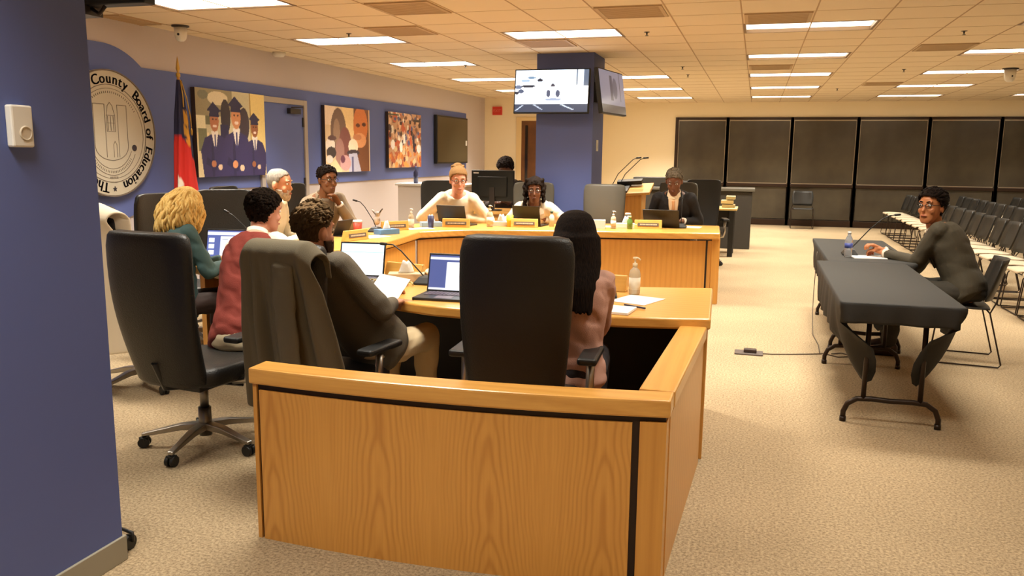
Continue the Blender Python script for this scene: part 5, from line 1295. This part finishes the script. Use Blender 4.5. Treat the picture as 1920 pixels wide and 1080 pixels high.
o = sheet('held_paper', 'white sheet held over the desk edge by the bearded man', (-1.93, 4.06, .80), 0, .21, .26, rot=(R(42), R(4), R(-14)))
sheet('paper_sheet', 'white paper on the staff desk in front of the brick red vest man', (-2.62, 4.62, SZ_), R(20), .2, .28)
# microphones
def gooseneck(label, loc, rz, pts, base=True, r=.0045):
    t = thing('desk_microphone', label, 'microphone', loc, rz, 'gooseneck desk microphones')
    if base:
        f = MB(); f.loft([[V((sx*w_, sy*d_, z)) for sx, sy in ((-1, -1), (1, -1), (1, 1), (-1, 1))] for w_, d_, z in ((.06, .075, 0), (.06, .075, .012), (.035, .045, .045), (.022, .028, .052))], smooth=False); obj('base', f, BLK, t, .004)
    f = MB(); f.tube(pts, r, 8); obj('stem', f, BLK, t); a, b = V(pts[-2]), V(pts[-1]); f = MB(); f.cap(b, b+(b-a).normalized()*.035, .010, .009, 10); obj('microphone_head', f, BLK, t)
    return t
gooseneck('black gooseneck microphone on the staff desk right of the woman in pink', at(1137, 556, SZ_), R(10), [(0, 0, .05), (-.01, .0, .09), (-.05, .01, .17), (-.09, .02, .25), (-.11, .0, .275), (-.125, -.02, .27)])
gooseneck('black gooseneck microphone beside the open laptop on the staff desk', (-1.95, 4.72, SZ_), R(0), [(0, 0, .03), (-.05, .0, .08), (-.17, .0, .20), (-.22, -.01, .238), (-.27, -.01, .24)])
gooseneck('thin gooseneck microphone leaning toward the blazer man', (-3.70, 7.62, DZ), 0, [(0, 0, .05), (-.03, 0, .12), (-.12, 0, .25), (-.17, 0, .30), (-.20, -.02, .31)])
gooseneck('thin gooseneck microphone between the blonde woman and the red vest man', (-3.45, 5.22, SZ_), 0, [(0, 0, .05), (-.02, 0, .12), (-.12, .0, .24), (-.24, .0, .34), (-.28, 0, .36)])
gooseneck('black microphone on its base in front of the white haired man', (-3.66, 6.45, DZ), R(80), [(0, 0, .05), (0, .02, .09), (0, .05, .13)])
gooseneck('thin upright microphone in front of the black suit man', (-.78, 9.35, DZ), 0, [(0, 0, .05), (.0, .0, .15), (.0, .0, .27), (.0, .02, .33)])
gooseneck('long microphone curving over the cloth covered table toward the seated man', (.80, 7.50, .75), 0, [(0, 0, .04), (.04, 0, .09), (.14, -.02, .22), (.23, -.03, .31), (.29, -.03, .345), (.33, -.03, .35)])
f = MB(); f.tube([(-.13+.03*sin(k*1.3), .06*cos(k*.9), .012+.004*sin(k)) if False else (.16*cos(k*.55)*(1-.02*k), .07*sin(k*.55)*(1+.01*k), .012+.008*(k % 3)) for k in range(40)], .006, 6)
tag(obj('cable_coil', f, mat('cable_mix', hexc(70, 62, 40), .5, noise_col=(12, hexc(190, 170, 110))), loc=(-2.14, 4.58, SZ_)), 'tangled coil of cables on the staff desk behind the white sheet', 'cable')
f = MB(); f.ell((0, 0, .035), .07, .05, .035); f.ell((.09, .02, .03), .05, .045, .03); f.ell((.04, -.03, .05), .05, .04, .03)
tag(obj('crumpled_napkin', remesh(f, .006, 1, fold=(.02, 25, 2)), mat('napkin', hexc(232, 212, 176), .9), loc=(-1.98, 4.92, SZ_)), 'crumpled cream napkins behind the big laptop on the staff desk', 'napkin')
# witness table things
t = thing('water_bottle', 'clear plastic water bottle with a blue label on the black cloth', 'bottle', (.775, 7.36, .747))
f = MB(); f.lathe([(.001, 0), (.03, .002), (.032, .02), (.030, .04), (.032, .06), (.032, .13), (.026, .155), (.013, .18), (.013, .195)], n=24); obj('bottle_body', f, mat('clear_plastic', (.85, .88, .9), .08, trans=.75), t)
f = MB(); f.lathe([(.0327, .075), (.0327, .115)], n=24); obj('bottle_label', f, mat('blue_label', hexc(70, 84, 160), .4), t); f = MB(); f.lathe([(.015, .193), (.015, .21), (.001, .211)], n=16); obj('cap', f, WHITE, t)
sheet('paper_sheet', 'white papers under the hands of the man at the cloth covered table', (.93, 7.36, .747), R(8), .26, .2, .006)
# floor box, cords, caster
t = thing('floor_box', 'open grey floor outlet box in the carpet beside the witness table', 'outlet', (.02, 6.72, 0)); obj('box_frame', MB().box(-.11, -.07, 0, .11, .07, .012), mat('outlet_frame', hexc(88, 78, 74), .4), t, .003); obj('plug', MB().box(-.04, -.03, .012, .06, .03, .04), mat('plug_dark', hexc(56, 40, 34), .5), t, .006)
f = MB(); f.tube([(.1, 6.72, .008), (.2, 6.73, .006), (.35, 6.78, .006), (.5, 6.84, .006), (.57, 6.87, .006)]+[(.6, 6.9, .006), (.7, 6.8, .006), (.82, 6.86, .006), (.74, 6.96, .006), (.66, 6.9, .006)], .0045, 6); tag(obj('power_cord', f, mat('cord_brown', hexc(90, 76, 62), .6)), 'thin brown power cord running along the carpet from the floor box', 'cord')
f = MB(); f.tube([(.585, 8.1, .70), (.575, 8.05, .4), (.565, 7.9, .15), (.56, 7.6, .01), (.58, 7.2, .006), (.57, 6.9, .006)], .004, 6); tag(obj('microphone_cable', f, mat('cord_brown', hexc(90, 76, 62), .6)), 'thin cable hanging from the far cloth covered table to the floor', 'cord')
t = thing('furniture_caster', 'small black caster peeking out behind the near blue pillar at the floor', 'caster', (-2.315, 2.50, 0))
f = MB(); f.cyl((-.012, 0, .03), (.012, 0, .03), .03, n=20); obj('wheel', f, BLK, t); f = MB(); f.tube([(.02, 0, .035), (.02, 0, .07), (-.08, .02, .075)], .007); obj('fork', f, BLK, t)
